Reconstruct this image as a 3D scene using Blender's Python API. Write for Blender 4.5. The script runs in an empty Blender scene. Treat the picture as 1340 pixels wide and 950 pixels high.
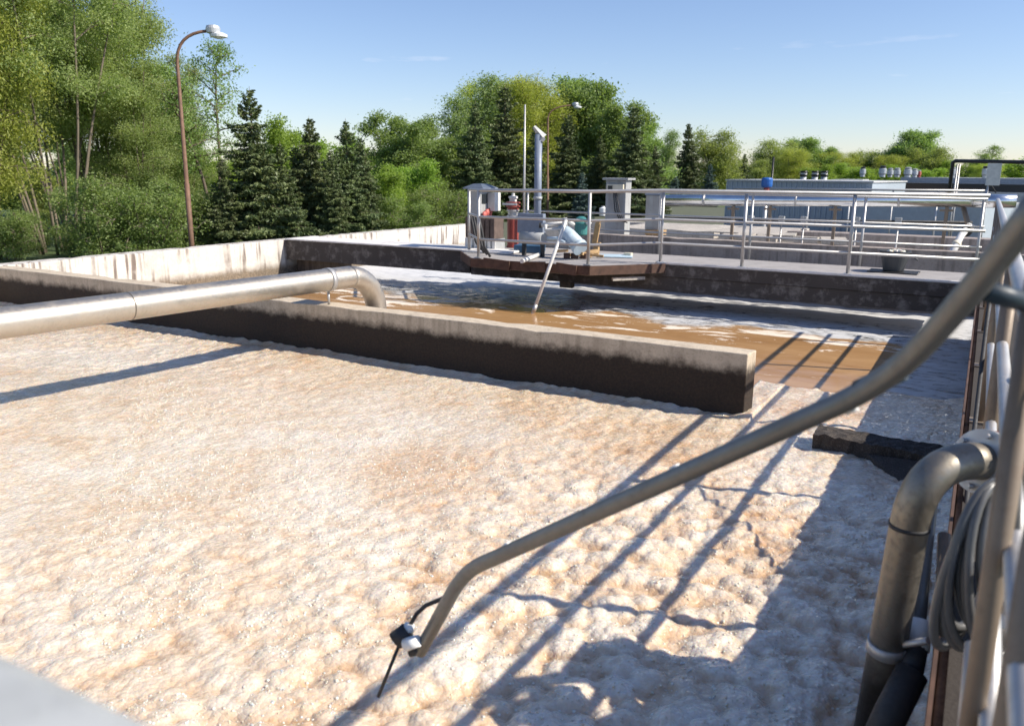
import bpy, math, random
import numpy as np
from mathutils import Vector, Matrix
rnd = random.Random(7)
S = bpy.context.scene
COL = S.collection
RAD = math.radians
PI = math.pi

# ------------------------------------------------------------------ camera model (world: X along the far walkway, Y away, metres)
IW, IH, FPX = 1340, 950, 1085.0
CAMZ = 1.45
_p = math.atan((IH / 2 - 225) / FPX); _y = RAD(29.3); _r = RAD(0.5)
FW = np.array([-math.sin(_y) * math.cos(_p), math.cos(_y) * math.cos(_p), -math.sin(_p)])
_R = np.array([math.cos(_y), math.sin(_y), 0.0]); _U = np.cross(_R, FW)
RT = _R * math.cos(_r) + _U * math.sin(_r)
UP = -_R * math.sin(_r) + _U * math.cos(_r)
def _ray(px, py): return FW + RT * ((px - IW / 2) / FPX) - UP * ((py - IH / 2) / FPX)
def P(px, py, d):
    v = np.array([0, 0, CAMZ]) + _ray(px, py) * d
    return Vector(v)
def PZ(px, py, z):
    r = _ray(px, py); t = (z - CAMZ) / r[2]
    return Vector(np.array([0, 0, CAMZ]) + r * t)

# ------------------------------------------------------------------ materials
MATS = {}
def nm(name):
    m = bpy.data.materials.new(name); m.use_nodes = True
    nt = m.node_tree; nt.nodes.clear()
    out = nt.nodes.new('ShaderNodeOutputMaterial')
    b = nt.nodes.new('ShaderNodeBsdfPrincipled')
    nt.links.new(b.outputs[0], out.inputs[0])
    MATS[name] = m
    return m, nt, b, out
def N(nt, t, **kw):
    n = nt.nodes.new(t)
    for k, v in kw.items():
        if k in n.inputs: n.inputs[k].default_value = v
        else: setattr(n, k, v)
    return n
def L(nt, a, b): nt.links.new(a, b)
def coords(nt, scale=(1, 1, 1), obj=True):
    tc = N(nt, 'ShaderNodeTexCoord'); mp = N(nt, 'ShaderNodeMapping')
    mp.inputs['Scale'].default_value = scale
    L(nt, tc.outputs['Object' if obj else 'Generated'], mp.inputs[0]); return mp.outputs[0]
def noise(nt, vec, scale, detail=5, rough=0.55, dist=0.0):
    n = N(nt, 'ShaderNodeTexNoise'); n.inputs['Scale'].default_value = scale
    n.inputs['Detail'].default_value = detail; n.inputs['Roughness'].default_value = rough
    n.inputs['Distortion'].default_value = dist
    L(nt, vec, n.inputs['Vector']); return n.outputs['Fac']
def ramp(nt, fac, stops):
    r = N(nt, 'ShaderNodeValToRGB')
    while len(r.color_ramp.elements) < len(stops): r.color_ramp.elements.new(0.5)
    for e, (p, c) in zip(r.color_ramp.elements, stops):
        e.position = p; e.color = (*c, 1) if len(c) == 3 else c
    L(nt, fac, r.inputs[0]); return r.outputs[0]
def gray(v): return (v, v, v)
def mix(nt, fac, a, b, mode='MIX'):
    n = N(nt, 'ShaderNodeMix', data_type='RGBA', blend_type=mode)
    for sock, v in ((n.inputs[0], fac), (n.inputs[6], a), (n.inputs[7], b)):
        if hasattr(v, 'is_output'): L(nt, v, sock)
        elif isinstance(v, tuple): sock.default_value = (*v, 1)
        else: sock.default_value = v
    return n.outputs[2]
def math_(nt, op, a, b=0.0, c=0.0):
    n = N(nt, 'ShaderNodeMath', operation=op)
    for i, v in enumerate((a, b, c)):
        if hasattr(v, 'is_output'): L(nt, v, n.inputs[i])
        else: n.inputs[i].default_value = v
    return n.outputs[0]
def maprange(nt, v, a, b, c=0.0, d=1.0, smooth=False):
    n = N(nt, 'ShaderNodeMapRange')
    if smooth: n.interpolation_type = 'SMOOTHSTEP'
    L(nt, v, n.inputs[0])
    for i, q in zip((1, 2, 3, 4), (a, b, c, d)): n.inputs[i].default_value = q
    return n.outputs[0]
def bump(nt, b, h, strength=0.4, dist=0.01, prev=None):
    n = N(nt, 'ShaderNodeBump'); n.inputs['Strength'].default_value = strength; n.inputs['Distance'].default_value = dist
    L(nt, h, n.inputs['Height'])
    if prev: L(nt, prev, n.inputs['Normal'])
    L(nt, n.outputs[0], b.inputs['Normal']); return n.outputs[0]
def sepz(nt):
    g = N(nt, 'ShaderNodeNewGeometry'); s = N(nt, 'ShaderNodeSeparateXYZ'); L(nt, g.outputs['Position'], s.inputs[0])
    return s.outputs

def paint(name, col, rough=0.5, metal=0.0, var=0.12, dirt=0.25, dcol=(0.09, 0.065, 0.045), scale=9.0):
    m, nt, b, _ = nm(name)
    v = coords(nt)
    n1 = noise(nt, v, scale, 6); n2 = noise(nt, v, scale * 4.7, 4, 0.7)
    lo = tuple(c * (1 - var) for c in col); hi = tuple(min(1, c * (1 + var)) for c in col)
    c = ramp(nt, n1, [(0.3, lo), (0.7, hi)])
    d = ramp(nt, n2, [(0.58, gray(0)), (0.8, gray(dirt))])
    L(nt, mix(nt, d, c, dcol), b.inputs['Base Color'])
    b.inputs['Metallic'].default_value = metal
    L(nt, maprange(nt, n2, 0.3, 0.8, rough * 0.75, min(1, rough * 1.3)), b.inputs['Roughness'])
    bump(nt, b, n2, 0.15, 0.004)
    return m
def concrete(name, col, dark, stain=0.5, streak=0.0, zband=None, scale=3.0, bcol=(0.02, 0.014, 0.01)):
    """zband=(z_low, z_high, colour): slime-wet band below z_low, fading out by z_high, with a ragged edge."""
    m, nt, b, _ = nm(name)
    v = coords(nt)
    n1 = noise(nt, v, scale, 8, 0.62); n2 = noise(nt, v, scale * 9, 6, 0.7); n3 = noise(nt, v, 70, 3, 0.6)
    c = ramp(nt, n1, [(0.28, tuple(x * 0.78 for x in col)), (0.5, col), (0.72, tuple(min(1, x * 1.15) for x in col))])
    s = ramp(nt, n2, [(0.5, gray(0)), (0.74, gray(stain))])
    c = mix(nt, s, c, dark)
    if streak:
        vs = coords(nt, (1, 1, 0.07)); ns = noise(nt, vs, 9.5, 3, 0.55)
        ns2 = noise(nt, coords(nt, (1, 1, 1.6)), 1.1, 3)
        k = math_(nt, 'MULTIPLY', ramp(nt, ns, [(0.5, gray(0)), (0.62, gray(1))]), ramp(nt, ns2, [(0.4, gray(0.08)), (0.55, gray(streak))]))
        c = mix(nt, k, c, dark)
    if zband:
        z = sepz(nt)[2]
        nb = noise(nt, coords(nt, (1, 1, 1)), 5.0, 8, 0.75)
        zz = math_(nt, 'ADD', z, maprange(nt, nb, 0.2, 0.8, -0.06, 0.06))
        f = maprange(nt, zz, zband[0], zband[1], 1.0, 0.0, True)
        w = mix(nt, ramp(nt, n2, [(0.4, gray(0)), (0.7, gray(1))]), zband[2], tuple(x * 2.4 for x in zband[2]))
        c = mix(nt, f, c, w)
        L(nt, maprange(nt, f, 0, 1, 0.92, 0.8), b.inputs['Roughness'])
    else: b.inputs['Roughness'].default_value = 0.92
    L(nt, c, b.inputs['Base Color'])
    h = math_(nt, 'ADD', math_(nt, 'MULTIPLY', n2, 0.7), math_(nt, 'MULTIPLY', n3, 0.5))
    bump(nt, b, h, 0.55, 0.012)
    return m
def steel(name, col=(0.62, 0.6, 0.56), rough=0.34, stain=(0.2, 0.13, 0.07), amt=0.5, metal=0.95, slime=None):
    m, nt, b, _ = nm(name)
    v = coords(nt)
    n1 = noise(nt, v, 4, 6, 0.6); n2 = noise(nt, v, 38, 5, 0.7)
    c = ramp(nt, n1, [(0.3, tuple(x * 0.8 for x in col)), (0.7, col)])
    k = ramp(nt, n1, [(0.52, gray(0)), (0.75, gray(amt))])
    k2 = ramp(nt, n2, [(0.5, gray(0)), (0.75, gray(amt * 0.6))])
    kk = math_(nt, 'MAXIMUM', k, k2)
    c = mix(nt, kk, c, stain)
    if slime:
        zz = math_(nt, 'ADD', sepz(nt)[2], maprange(nt, n1, 0.3, 0.7, -0.12, 0.12))
        sf = maprange(nt, zz, slime[0], slime[1], 1.0, 0.0, True); c = mix(nt, sf, c, (0.02, 0.015, 0.01)); kk = math_(nt, 'MAXIMUM', kk, sf)
    L(nt, c, b.inputs['Base Color'])
    L(nt, maprange(nt, kk, 0, 1, metal, 0.1), b.inputs['Metallic'])
    L(nt, maprange(nt, n2, 0.2, 0.8, rough * 0.75, rough * 1.35), b.inputs['Roughness'])
    bump(nt, b, n2, 0.12, 0.003)
    return m
def foliage(name, c1, c2, trans=0.48, hue=0.5):
    m, nt, b, out = nm(name)
    v = coords(nt)
    n1 = noise(nt, v, 0.9, 3); n2 = noise(nt, v, 7.0, 2)
    oi = N(nt, 'ShaderNodeObjectInfo')
    f = math_(nt, 'ADD', math_(nt, 'MULTIPLY', n1, 0.6), math_(nt, 'MULTIPLY', n2, 0.4))
    c = ramp(nt, f, [(0.36, c1), (0.64, c2)])
    hs = N(nt, 'ShaderNodeHueSaturation'); L(nt, c, hs.inputs['Color'])
    L(nt, maprange(nt, oi.outputs['Random'], 0, 1, 0.5 - 0.02 * hue, 0.5 + 0.016 * hue), hs.inputs['Hue'])
    L(nt, maprange(nt, oi.outputs['Random'], 0, 1, 0.88, 1.14), hs.inputs['Value'])
    L(nt, hs.outputs[0], b.inputs['Base Color']); b.inputs['Roughness'].default_value = 0.5
    b.inputs['Specular IOR Level'].default_value = 0.35
    t = N(nt, 'ShaderNodeBsdfTranslucent'); 
    tc = mix(nt, 1.0, hs.outputs[0], (1.25, 1.3, 0.65), 'MULTIPLY'); L(nt, tc, t.inputs[0])
    ms = N(nt, 'ShaderNodeMixShader'); ms.inputs[0].default_value = trans
    L(nt, b.outputs[0], ms.inputs[1]); L(nt, t.outputs[0], ms.inputs[2]); L(nt, ms.outputs[0], out.inputs[0])
    return m

M = {}
M['wall_white'] = concrete('lit concrete', (0.6, 0.565, 0.51), (0.1, 0.065, 0.05), 0.35, 0.85, (-0.62, -0.42, (0.11, 0.085, 0.06)))
M['divider'] = concrete('divider concrete', (0.54, 0.455, 0.345), (0.2, 0.15, 0.1), 0.55, 0.35, (-0.2, -0.08, (0.016, 0.0095, 0.0055)), 5.0)
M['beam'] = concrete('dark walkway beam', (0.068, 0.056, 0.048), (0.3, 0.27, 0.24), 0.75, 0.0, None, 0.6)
M['deck'] = concrete('walkway deck concrete', (0.33, 0.31, 0.3), (0.2, 0.18, 0.16), 0.4)
M['parapet'] = concrete('parapet concrete', (0.34, 0.29, 0.26), (0.1, 0.08, 0.07), 0.5, 0.5)
M['slab'] = concrete('weathered slab', (0.45, 0.41, 0.36), (0.07, 0.055, 0.04), 0.65, 0.2)
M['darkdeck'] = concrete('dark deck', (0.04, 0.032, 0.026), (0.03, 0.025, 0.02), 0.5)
M['yard'] = concrete('yard surface', (0.1, 0.11, 0.07), (0.05, 0.05, 0.03), 0.6)
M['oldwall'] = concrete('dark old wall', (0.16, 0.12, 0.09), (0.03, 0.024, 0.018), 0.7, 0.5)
M['cab'] = concrete('cabinet concrete', (0.36, 0.37, 0.37), (0.25, 0.22, 0.2), 0.35, 0.4)
M['lip'] = concrete('deck edge strip', (0.72, 0.69, 0.66), (0.3, 0.25, 0.2), 0.3)
M['crust'] = concrete('black crust', (0.04, 0.032, 0.027), (0.26, 0.23, 0.2), 0.5, 0, None, 12)
M['pipe'] = steel('stainless pipe', (0.56, 0.515, 0.45), 0.44, (0.24, 0.17, 0.11), 0.5)
M['pipe_elbow'] = steel('worn stainless elbow', (0.32, 0.29, 0.245), 0.48, (0.1, 0.065, 0.04), 0.8, 0.95, (-0.3, 0.05))
M['galv'] = steel('galvanised rail', (0.56, 0.55, 0.54), 0.5, (0.2, 0.13, 0.09), 0.35, 0.75)
M['galv_brown'] = steel('weathered rail', (0.26, 0.2, 0.145), 0.5, (0.12, 0.075, 0.05), 0.6, 0.2)
M['arm'] = steel('sensor arm tube', (0.24, 0.235, 0.22), 0.45, (0.11, 0.09, 0.06), 0.5, 0.6)
M['silver'] = steel('insulation cladding', (0.82, 0.82, 0.82), 0.2, (0.4, 0.33, 0.26), 0.15, 1.0)
M['rust'] = paint('rust', (0.085, 0.045, 0.03), 0.85, 0, 0.35, 0.5)
M['rustlamp'] = paint('rusty lamp pole', (0.17, 0.095, 0.06), 0.75, 0.1, 0.3, 0.4)
M['white'] = paint('white paint', (0.64, 0.63, 0.6), 0.45, 0, 0.12, 0.4)
M['offwhite'] = paint('near rail paint', (0.38, 0.39, 0.38), 0.45, 0, 0.18, 0.35, (0.16, 0.18, 0.18), 7)
M['cream'] = paint('cream box', (0.66, 0.6, 0.46), 0.5)
M['greybox'] = paint('grey cabinet', (0.36, 0.37, 0.37), 0.45)
M['greyblue'] = paint('grey blue panel', (0.2, 0.235, 0.3), 0.45)
M['pumpblue'] = paint('pale blue pump', (0.5, 0.6, 0.66), 0.45, 0, 0.15, 0.4)
M['teal'] = paint('teal motor', (0.045, 0.19, 0.18), 0.45)
M['red'] = paint('red paint', (0.3, 0.06, 0.045), 0.5)
M['pink'] = paint('faded red', (0.5, 0.12, 0.1), 0.6)
M['blue'] = paint('blue paint', (0.02, 0.12, 0.42), 0.4)
M['darkblue'] = paint('dark blue tray', (0.03, 0.09, 0.17), 0.5)
M['roofdark'] = paint('dark roof', (0.1, 0.12, 0.15), 0.35)
M['signblue'] = paint('sign blue', (0.02, 0.09, 0.4), 0.4, 0, 0.02, 0)
M['tape'] = paint('blue tape', (0.015, 0.03, 0.045), 0.5)
M['black'] = paint('black plastic', (0.02, 0.02, 0.021), 0.5)
M['blackpipe'] = paint('black pipe', (0.015, 0.015, 0.016), 0.4)
M['rubber'] = paint('dark rubber', (0.03, 0.03, 0.032), 0.7)
M['hose'] = paint('grey hose', (0.11, 0.11, 0.11), 0.35)
M['bucket'] = paint('dark bucket', (0.05, 0.055, 0.06), 0.5)
M['screen'] = paint('dark screen', (0.02, 0.025, 0.03), 0.2, 0, 0.05, 0)
M['wood'] = paint('raw wood', (0.42, 0.27, 0.13), 0.8, 0, 0.3, 0.4)
M['brownwood'] = paint('brown slats', (0.12, 0.085, 0.07), 0.8, 0, 0.3, 0.3)
M['paleblue'] = paint('pale blue sheet', (0.45, 0.58, 0.66), 0.5)
M['clad'] = paint('blue grey cladding', (0.36, 0.41, 0.46), 0.5, 0.0, 0.08, 0.1)
M['roofgrey'] = paint('roof sheet', (0.5, 0.5, 0.5), 0.6)
M['ventgrey'] = paint('vent metal', (0.5, 0.53, 0.56), 0.4, 0.3)
M['brick'] = paint('pale brick', (0.45, 0.34, 0.27), 0.9)
M['foil'] = steel('crumpled foil', (0.75, 0.74, 0.72), 0.3, (0.3, 0.3, 0.3), 0.2)
M['lampgrey'] = paint('lamp grey', (0.5, 0.52, 0.54), 0.35, 0.3, 0.05, 0.1)
M['lens'] = paint('lamp glass', (0.75, 0.77, 0.78), 0.25, 0, 0.03, 0.05)
M['plastic'] = paint('white plastic', (0.8, 0.8, 0.78), 0.35, 0, 0.03, 0.1)
M['bark'] = concrete('bark', (0.15, 0.115, 0.085), (0.05, 0.04, 0.03), 0.6, 0.4, None, 6)
M['barkpale'] = concrete('pale bark', (0.19, 0.155, 0.115), (0.1, 0.08, 0.06), 0.5, 0.4, None, 6)
M['f_willow'] = foliage('willow leaves', (0.19, 0.26, 0.085), (0.38, 0.44, 0.17))
M['f_yellow'] = foliage('yellow willow leaves', (0.264, 0.324, 0.06), (0.48, 0.528, 0.144))
M['f_green'] = foliage('fresh green leaves', (0.16, 0.24, 0.075), (0.3, 0.39, 0.145))
M['f_shrub'] = foliage('shrub leaves', (0.15, 0.225, 0.07), (0.29, 0.37, 0.13))
M['f_bright'] = foliage('bright spring leaves', (0.192, 0.3, 0.048), (0.324, 0.444, 0.096))
M['f_birch'] = foliage('birch leaves', (0.192, 0.288, 0.108), (0.324, 0.432, 0.192))
M['f_olive'] = foliage('olive leaves', (0.204, 0.258, 0.078), (0.36, 0.408, 0.144))
M['f_spruce'] = foliage('spruce needles', (0.042, 0.075, 0.032), (0.2, 0.24, 0.09), 0.12)
M['f_bluespruce'] = foliage('blue spruce needles', (0.06, 0.102, 0.09), (0.12, 0.174, 0.156), 0.12)

def m_foam():
    m, nt, b, _ = nm('sewage foam')
    v = coords(nt)
    warp = N(nt, 'ShaderNodeTexNoise'); warp.inputs['Scale'].default_value = 0.7; L(nt, v, warp.inputs['Vector'])
    vw = N(nt, 'ShaderNodeVectorMath', operation='MULTIPLY_ADD'); L(nt, warp.outputs['Color'], vw.inputs[0])
    vw.inputs[1].default_value = (1.6, 1.6, 0); L(nt, v, vw.inputs[2])
    big = noise(nt, vw.outputs[0], 0.55, 5, 0.6, 0.6)
    mid = noise(nt, vw.outputs[0], 3.2, 6, 0.65, 0.4)
    fin = noise(nt, v, 24, 5, 0.7)
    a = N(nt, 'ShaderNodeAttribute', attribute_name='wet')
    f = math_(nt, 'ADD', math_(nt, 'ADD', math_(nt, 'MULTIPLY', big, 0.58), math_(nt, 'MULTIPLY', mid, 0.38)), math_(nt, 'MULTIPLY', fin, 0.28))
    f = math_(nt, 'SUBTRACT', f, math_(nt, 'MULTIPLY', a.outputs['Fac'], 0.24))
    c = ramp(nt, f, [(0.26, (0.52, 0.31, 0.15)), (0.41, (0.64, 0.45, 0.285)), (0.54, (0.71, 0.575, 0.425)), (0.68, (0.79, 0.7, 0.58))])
    L(nt, c, b.inputs['Base Color'])
    b.inputs['Roughness'].default_value = 0.38
    b.inputs['Specular IOR Level'].default_value = 0.55
    b.inputs['Subsurface Weight'].default_value = 0.6; b.inputs['Subsurface Radius'].default_value = (1.0, 0.62, 0.36); b.inputs['Subsurface Scale'].default_value = 0.03
    v1 = N(nt, 'ShaderNodeTexVoronoi'); v1.inputs['Scale'].default_value = 38; L(nt, v, v1.inputs['Vector'])
    v2 = N(nt, 'ShaderNodeTexVoronoi'); v2.inputs['Scale'].default_value = 105; L(nt, v, v2.inputs['Vector'])
    v3 = noise(nt, v, 26, 4, 0.7)
    h = math_(nt, 'ADD', math_(nt, 'MULTIPLY', math_(nt, 'POWER', v1.outputs['Distance'], 2.0), -1.0), math_(nt, 'MULTIPLY', math_(nt, 'POWER', v2.outputs['Distance'], 2.0), -0.3))
    h = math_(nt, 'ADD', h, math_(nt, 'MULTIPLY', v3, 0.12))
    bump(nt, b, h, 0.5, 0.011)
    b.inputs['Coat Weight'].default_value = 1.0; b.inputs['Coat Roughness'].default_value = 0.06; b.inputs['Coat IOR'].default_value = 1.4
    v4 = N(nt, 'ShaderNodeTexVoronoi'); v4.inputs['Scale'].default_value = 40; L(nt, v, v4.inputs['Vector'])
    cb = N(nt, 'ShaderNodeBump'); cb.inputs['Strength'].default_value = 1.0; cb.inputs['Distance'].default_value = 0.03
    L(nt, math_(nt, 'MULTIPLY', math_(nt, 'POWER', v4.outputs['Distance'], 2.0), -1.0), cb.inputs['Height'])
    L(nt, cb.outputs[0], b.inputs['Coat Normal'])
    return m
M['foam'] = m_foam()
def m_bubble():
    m, nt, b, _ = nm('bubble skin')
    n1 = noise(nt, coords(nt), 30, 2)
    L(nt, ramp(nt, n1, [(0.35, (0.66, 0.5, 0.34)), (0.65, (0.85, 0.78, 0.68))]), b.inputs['Base Color'])
    b.inputs['Roughness'].default_value = 0.09; b.inputs['Specular IOR Level'].default_value = 0.8
    b.inputs['Subsurface Weight'].default_value = 0.7; b.inputs['Subsurface Radius'].default_value = (1, .65, .4); b.inputs['Subsurface Scale'].default_value = 0.02
    return m
M['bubble'] = m_bubble()
def m_water():
    m, nt, b, _ = nm('turbid water')
    v = coords(nt)
    p = sepz(nt)
    wob = noise(nt, v, 0.9, 4, 0.6); 
    yy = math_(nt, 'ADD', p[1], maprange(nt, wob, 0.25, 0.75, -0.55, 0.55))
    clear = maprange(nt, math_(nt, 'ADD', yy, maprange(nt, p[0], -6.5, 0, 0.0, 0.3)), 12.15, 12.5, 0, 1, True)      # rippled water by the walkway, its shade put into a darker colour
    xx = math_(nt, 'ADD', p[0], maprange(nt, wob, 0.25, 0.75, -0.4, 0.4))
    wall_shade = math_(nt, 'MULTIPLY', maprange(nt, xx, -1.0, -0.7, 0, 1, True), maprange(nt, yy, 8.4, 8.9, 0, 1, True))  # same darker colour painted over the right wall's shade zone
    clear = math_(nt, 'MAXIMUM', clear, math_(nt, 'MULTIPLY', wall_shade, 0.85))
    br = noise(nt, coords(nt, (0.5, 1.3, 1)), 1.4, 5, 0.6, 0.5)
    brown = ramp(nt, br, [(0.3, (0.37, 0.2, 0.08)), (0.7, (0.48, 0.285, 0.13))])
    sc = noise(nt, coords(nt, (0.45, 1.0, 1)), 2.1, 7, 0.68, 0.8)
    near = math_(nt, 'ADD', maprange(nt, yy, 10.4, 11.7, 0.0, 0.16), math_(nt, 'ADD', maprange(nt, yy, 8.2, 9.4, 0.2, 0.0), maprange(nt, xx, -10, -12, 0.0, 0.16)))
    scum = maprange(nt, math_(nt, 'ADD', sc, near), 0.655, 0.71, 0, 1, True)
    fr = noise(nt, coords(nt, (0.6, 1.5, 1)), 3.4, 8, 0.72, 1.2)          # broken froth over the rippled water
    dk = math_(nt, 'MULTIPLY', maprange(nt, xx, -9.2, -8.2, 0, 1, True), maprange(nt, xx, -5.4, -6.6, 0, 1, True))
    thr = math_(nt, 'SUBTRACT', math_(nt, 'ADD', fr, math_(nt, 'MULTIPLY', maprange(nt, yy, 13.7, 14.3, 0, 1), 0.3)), math_(nt, 'MULTIPLY', dk, 0.07))
    thr = math_(nt, 'ADD', thr, maprange(nt, p[0], -6.5, -3.5, 0.02, 0.1))
    froth = maprange(nt, thr, 0.4, 0.64, 0, 0.85, True)
    froth = math_(nt, 'MULTIPLY', froth, clear)
    scum = math_(nt, 'MAXIMUM', math_(nt, 'MULTIPLY', scum, math_(nt, 'SUBTRACT', 1.0, clear)), froth)
    c = mix(nt, clear, brown, (0.05, 0.05, 0.046))
    c = mix(nt, scum, c, mix(nt, clear, (0.76, 0.66, 0.54), (0.7, 0.7, 0.7)))
    L(nt, c, b.inputs['Base Color'])
    L(nt, math_(nt, 'ADD', math_(nt, 'MULTIPLY', scum, 0.5), maprange(nt, clear, 0, 1, 0.16, 0.07)), b.inputs['Roughness'])
    b.inputs['IOR'].default_value = 1.33; b.inputs['Specular IOR Level'].default_value = 0.9
    r1 = noise(nt, coords(nt, (0.75, 1.5, 1)), 2.6, 4, 0.55, 0.4)
    r2 = noise(nt, coords(nt, (0.8, 1.5, 1)), 10, 3, 0.55, 0.6)
    h = math_(nt, 'ADD', math_(nt, 'MULTIPLY', r1, 0.6), math_(nt, 'MULTIPLY', r2, 0.4))
    h = math_(nt, 'MULTIPLY', h, maprange(nt, clear, 0, 1, 0.16, 1.0))
    h = math_(nt, 'ADD', h, math_(nt, 'MULTIPLY', scum, 0.2))
    bump(nt, b, h, 0.5, 0.05)
    return m
M['water'] = m_water()
def m_ground():
    m, nt, b, _ = nm('grass ground')
    v = coords(nt); n1 = noise(nt, v, 0.35, 6, 0.65); n2 = noise(nt, v, 6, 4, 0.7)
    f = math_(nt, 'ADD', math_(nt, 'MULTIPLY', n1, 0.6), math_(nt, 'MULTIPLY', n2, 0.4))
    L(nt, ramp(nt, f, [(0.3, (0.05, 0.06, 0.02)), (0.5, (0.07, 0.11, 0.03)), (0.75, (0.13, 0.14, 0.05))]), b.inputs['Base Color'])
    b.inputs['Roughness'].default_value = 0.9; bump(nt, b, n2, 0.8, 0.08)
    return m
M['ground'] = m_ground()

# ------------------------------------------------------------------ mesh builder
class MB:
    def __init__(s): s.v = []; s.f = []; s.smooth = []
    def add(s, vs, fs, smooth=False):
        o = len(s.v); s.v += [tuple(q) for q in vs]
        for f in fs: s.f.append(tuple(i + o for i in f)); s.smooth.append(smooth)
        return s
    def box(s, x0, x1, y0, y1, z0, z1, rot=0, tilt=None):
        if x0 > x1: x0, x1 = x1, x0
        if y0 > y1: y0, y1 = y1, y0
        vs = [(x, y, z) for z in (z0, z1) for x, y in ((x0, y0), (x1, y0), (x1, y1), (x0, y1))]
        if rot or tilt is not None:
            c = Vector(((x0 + x1) / 2, (y0 + y1) / 2, (z0 + z1) / 2))
            R_ = Matrix.Rotation(rot, 3, 'Z')
            if tilt is not None: R_ = R_ @ tilt
            vs = [R_ @ (Vector(q) - c) + c for q in vs]
        return s.add(vs, [(3, 2, 1, 0), (4, 5, 6, 7), (0, 1, 5, 4), (1, 2, 6, 5), (2, 3, 7, 6), (3, 0, 4, 7)])
    def prism(s, poly, z0, z1):
        n = len(poly)
        vs = [(x, y, z0) for x, y in poly] + [(x, y, z1) for x, y in poly]
        fs = [tuple(range(n - 1, -1, -1)), tuple(range(n, 2 * n))] + [(i, (i + 1) % n, n + (i + 1) % n, n + i) for i in range(n)]
        return s.add(vs, fs)
    def tube(s, pts, r, seg=12, cap=True, smooth=True):
        pts = [Vector(p) for p in pts]; n = len(pts)
        rs = r if isinstance(r, (list, tuple)) else [r] * n
        t0 = (pts[1] - pts[0]).normalized()
        a = Vector((0, 0, 1)) if abs(t0.z) < 0.9 else Vector((1, 0, 0))
        nrm = (a - t0 * a.dot(t0)).normalized()
        vs = []
        for i in range(n):
            if i == 0: t = t0
            elif i == n - 1: t = (pts[-1] - pts[-2]).normalized()
            else:
                t = ((pts[i + 1] - pts[i]).normalized() + (pts[i] - pts[i - 1]).normalized())
                t = t.normalized() if t.length > 1e-6 else (pts[i + 1] - pts[i]).normalized()
            nrm = (nrm - t * nrm.dot(t)); nrm = nrm.normalized() if nrm.length > 1e-6 else t.orthogonal().normalized()
            bn = t.cross(nrm)
            for k in range(seg):
                an = 2 * PI * k / seg
                vs.append(pts[i] + (nrm * math.cos(an) + bn * math.sin(an)) * rs[i])
        fs = [(i * seg + k, i * seg + (k + 1) % seg, (i + 1) * seg + (k + 1) % seg, (i + 1) * seg + k) for i in range(n - 1) for k in range(seg)]
        s.add(vs, fs, smooth)
        if cap:
            o = len(s.v) - n * seg
            s.f.append(tuple(o + k for k in range(seg - 1, -1, -1))); s.smooth.append(False)
            s.f.append(tuple(o + (n - 1) * seg + k for k in range(seg))); s.smooth.append(False)
        return s
    def lathe(s, c, prof, seg=20, axis=None):
        """prof = [(r, h)...] from c along axis"""
        c = Vector(c); ax = Vector(axis).normalized() if axis else Vector((0, 0, 1))
        u = ax.orthogonal().normalized(); w = ax.cross(u)
        vs = []; n = len(prof)
        for r, h in prof:
            for k in range(seg):
                an = 2 * PI * k / seg
                vs.append(c + ax * h + (u * math.cos(an) + w * math.sin(an)) * max(r, 1e-4))
        fs = [(i * seg + k, i * seg + (k + 1) % seg, (i + 1) * seg + (k + 1) % seg, (i + 1) * seg + k) for i in range(n - 1) for k in range(seg)]
        fs.append(tuple(range(seg - 1, -1, -1))); fs.append(tuple((n - 1) * seg + k for k in range(seg)))
        s.add(vs, fs); o = len(s.smooth)
        return s
    def build(s, name, mat, parent=None, loc=None, bevel=0.0, smooth=None):
        base = Vector((0, 0, 0))
        if parent is not None:
            q = parent
            while q is not None: base += q.location; q = q.parent
        if loc is not None: base = base + Vector(loc) if parent is not None else Vector(loc)
        me = bpy.data.meshes.new(name)
        me.from_pydata([tuple(Vector(v) - base) for v in s.v], [], s.f)
        me.polygons.foreach_set('use_smooth', [bool(x) for x in s.smooth] if smooth is None else [smooth] * len(s.f))
        me.materials.append(M[mat] if isinstance(mat, str) else mat)
        me.update()
        o = bpy.data.objects.new(name, me); COL.objects.link(o)
        if parent is not None:
            o.parent = parent
            if loc is not None: o.location = loc
        elif loc is not None: o.location = loc
        if bevel:
            bm_ = o.modifiers.new('bevel', 'BEVEL'); bm_.width = bevel; bm_.segments = 2; bm_.limit_method = 'ANGLE'
        return o
def big_mesh(name, verts, faces4, mat, parent=None, smooth=False):
    me = bpy.data.meshes.new(name); nv, nf = len(verts), len(faces4)
    me.vertices.add(nv); me.vertices.foreach_set('co', np.asarray(verts, np.float32).ravel())
    me.loops.add(nf * 4); me.loops.foreach_set('vertex_index', np.asarray(faces4, np.int32).ravel())
    me.polygons.add(nf); me.polygons.foreach_set('loop_start', np.arange(0, nf * 4, 4, dtype=np.int32))
    me.polygons.foreach_set('use_smooth', np.full(nf, smooth))
    me.update(calc_edges=True); me.validate()
    me.materials.append(M[mat])
    o = bpy.data.objects.new(name, me); COL.objects.link(o)
    if parent is not None: o.parent = parent
    return o
def tag(o, label, cat, group=None):
    o['label'] = label; o['category'] = cat
    if group: o['group'] = group
    return o
def thing(name, label, cat, loc=(0, 0, 0), group=None):
    o = bpy.data.objects.new(name, None); COL.objects.link(o); o.location = loc
    o.empty_display_size = 0.1
    return tag(o, label, cat, group)
def struct(o, kind='structure'): o['kind'] = kind; return o
def kids(o): return [c for c in bpy.data.objects if c.parent == o]
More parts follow.
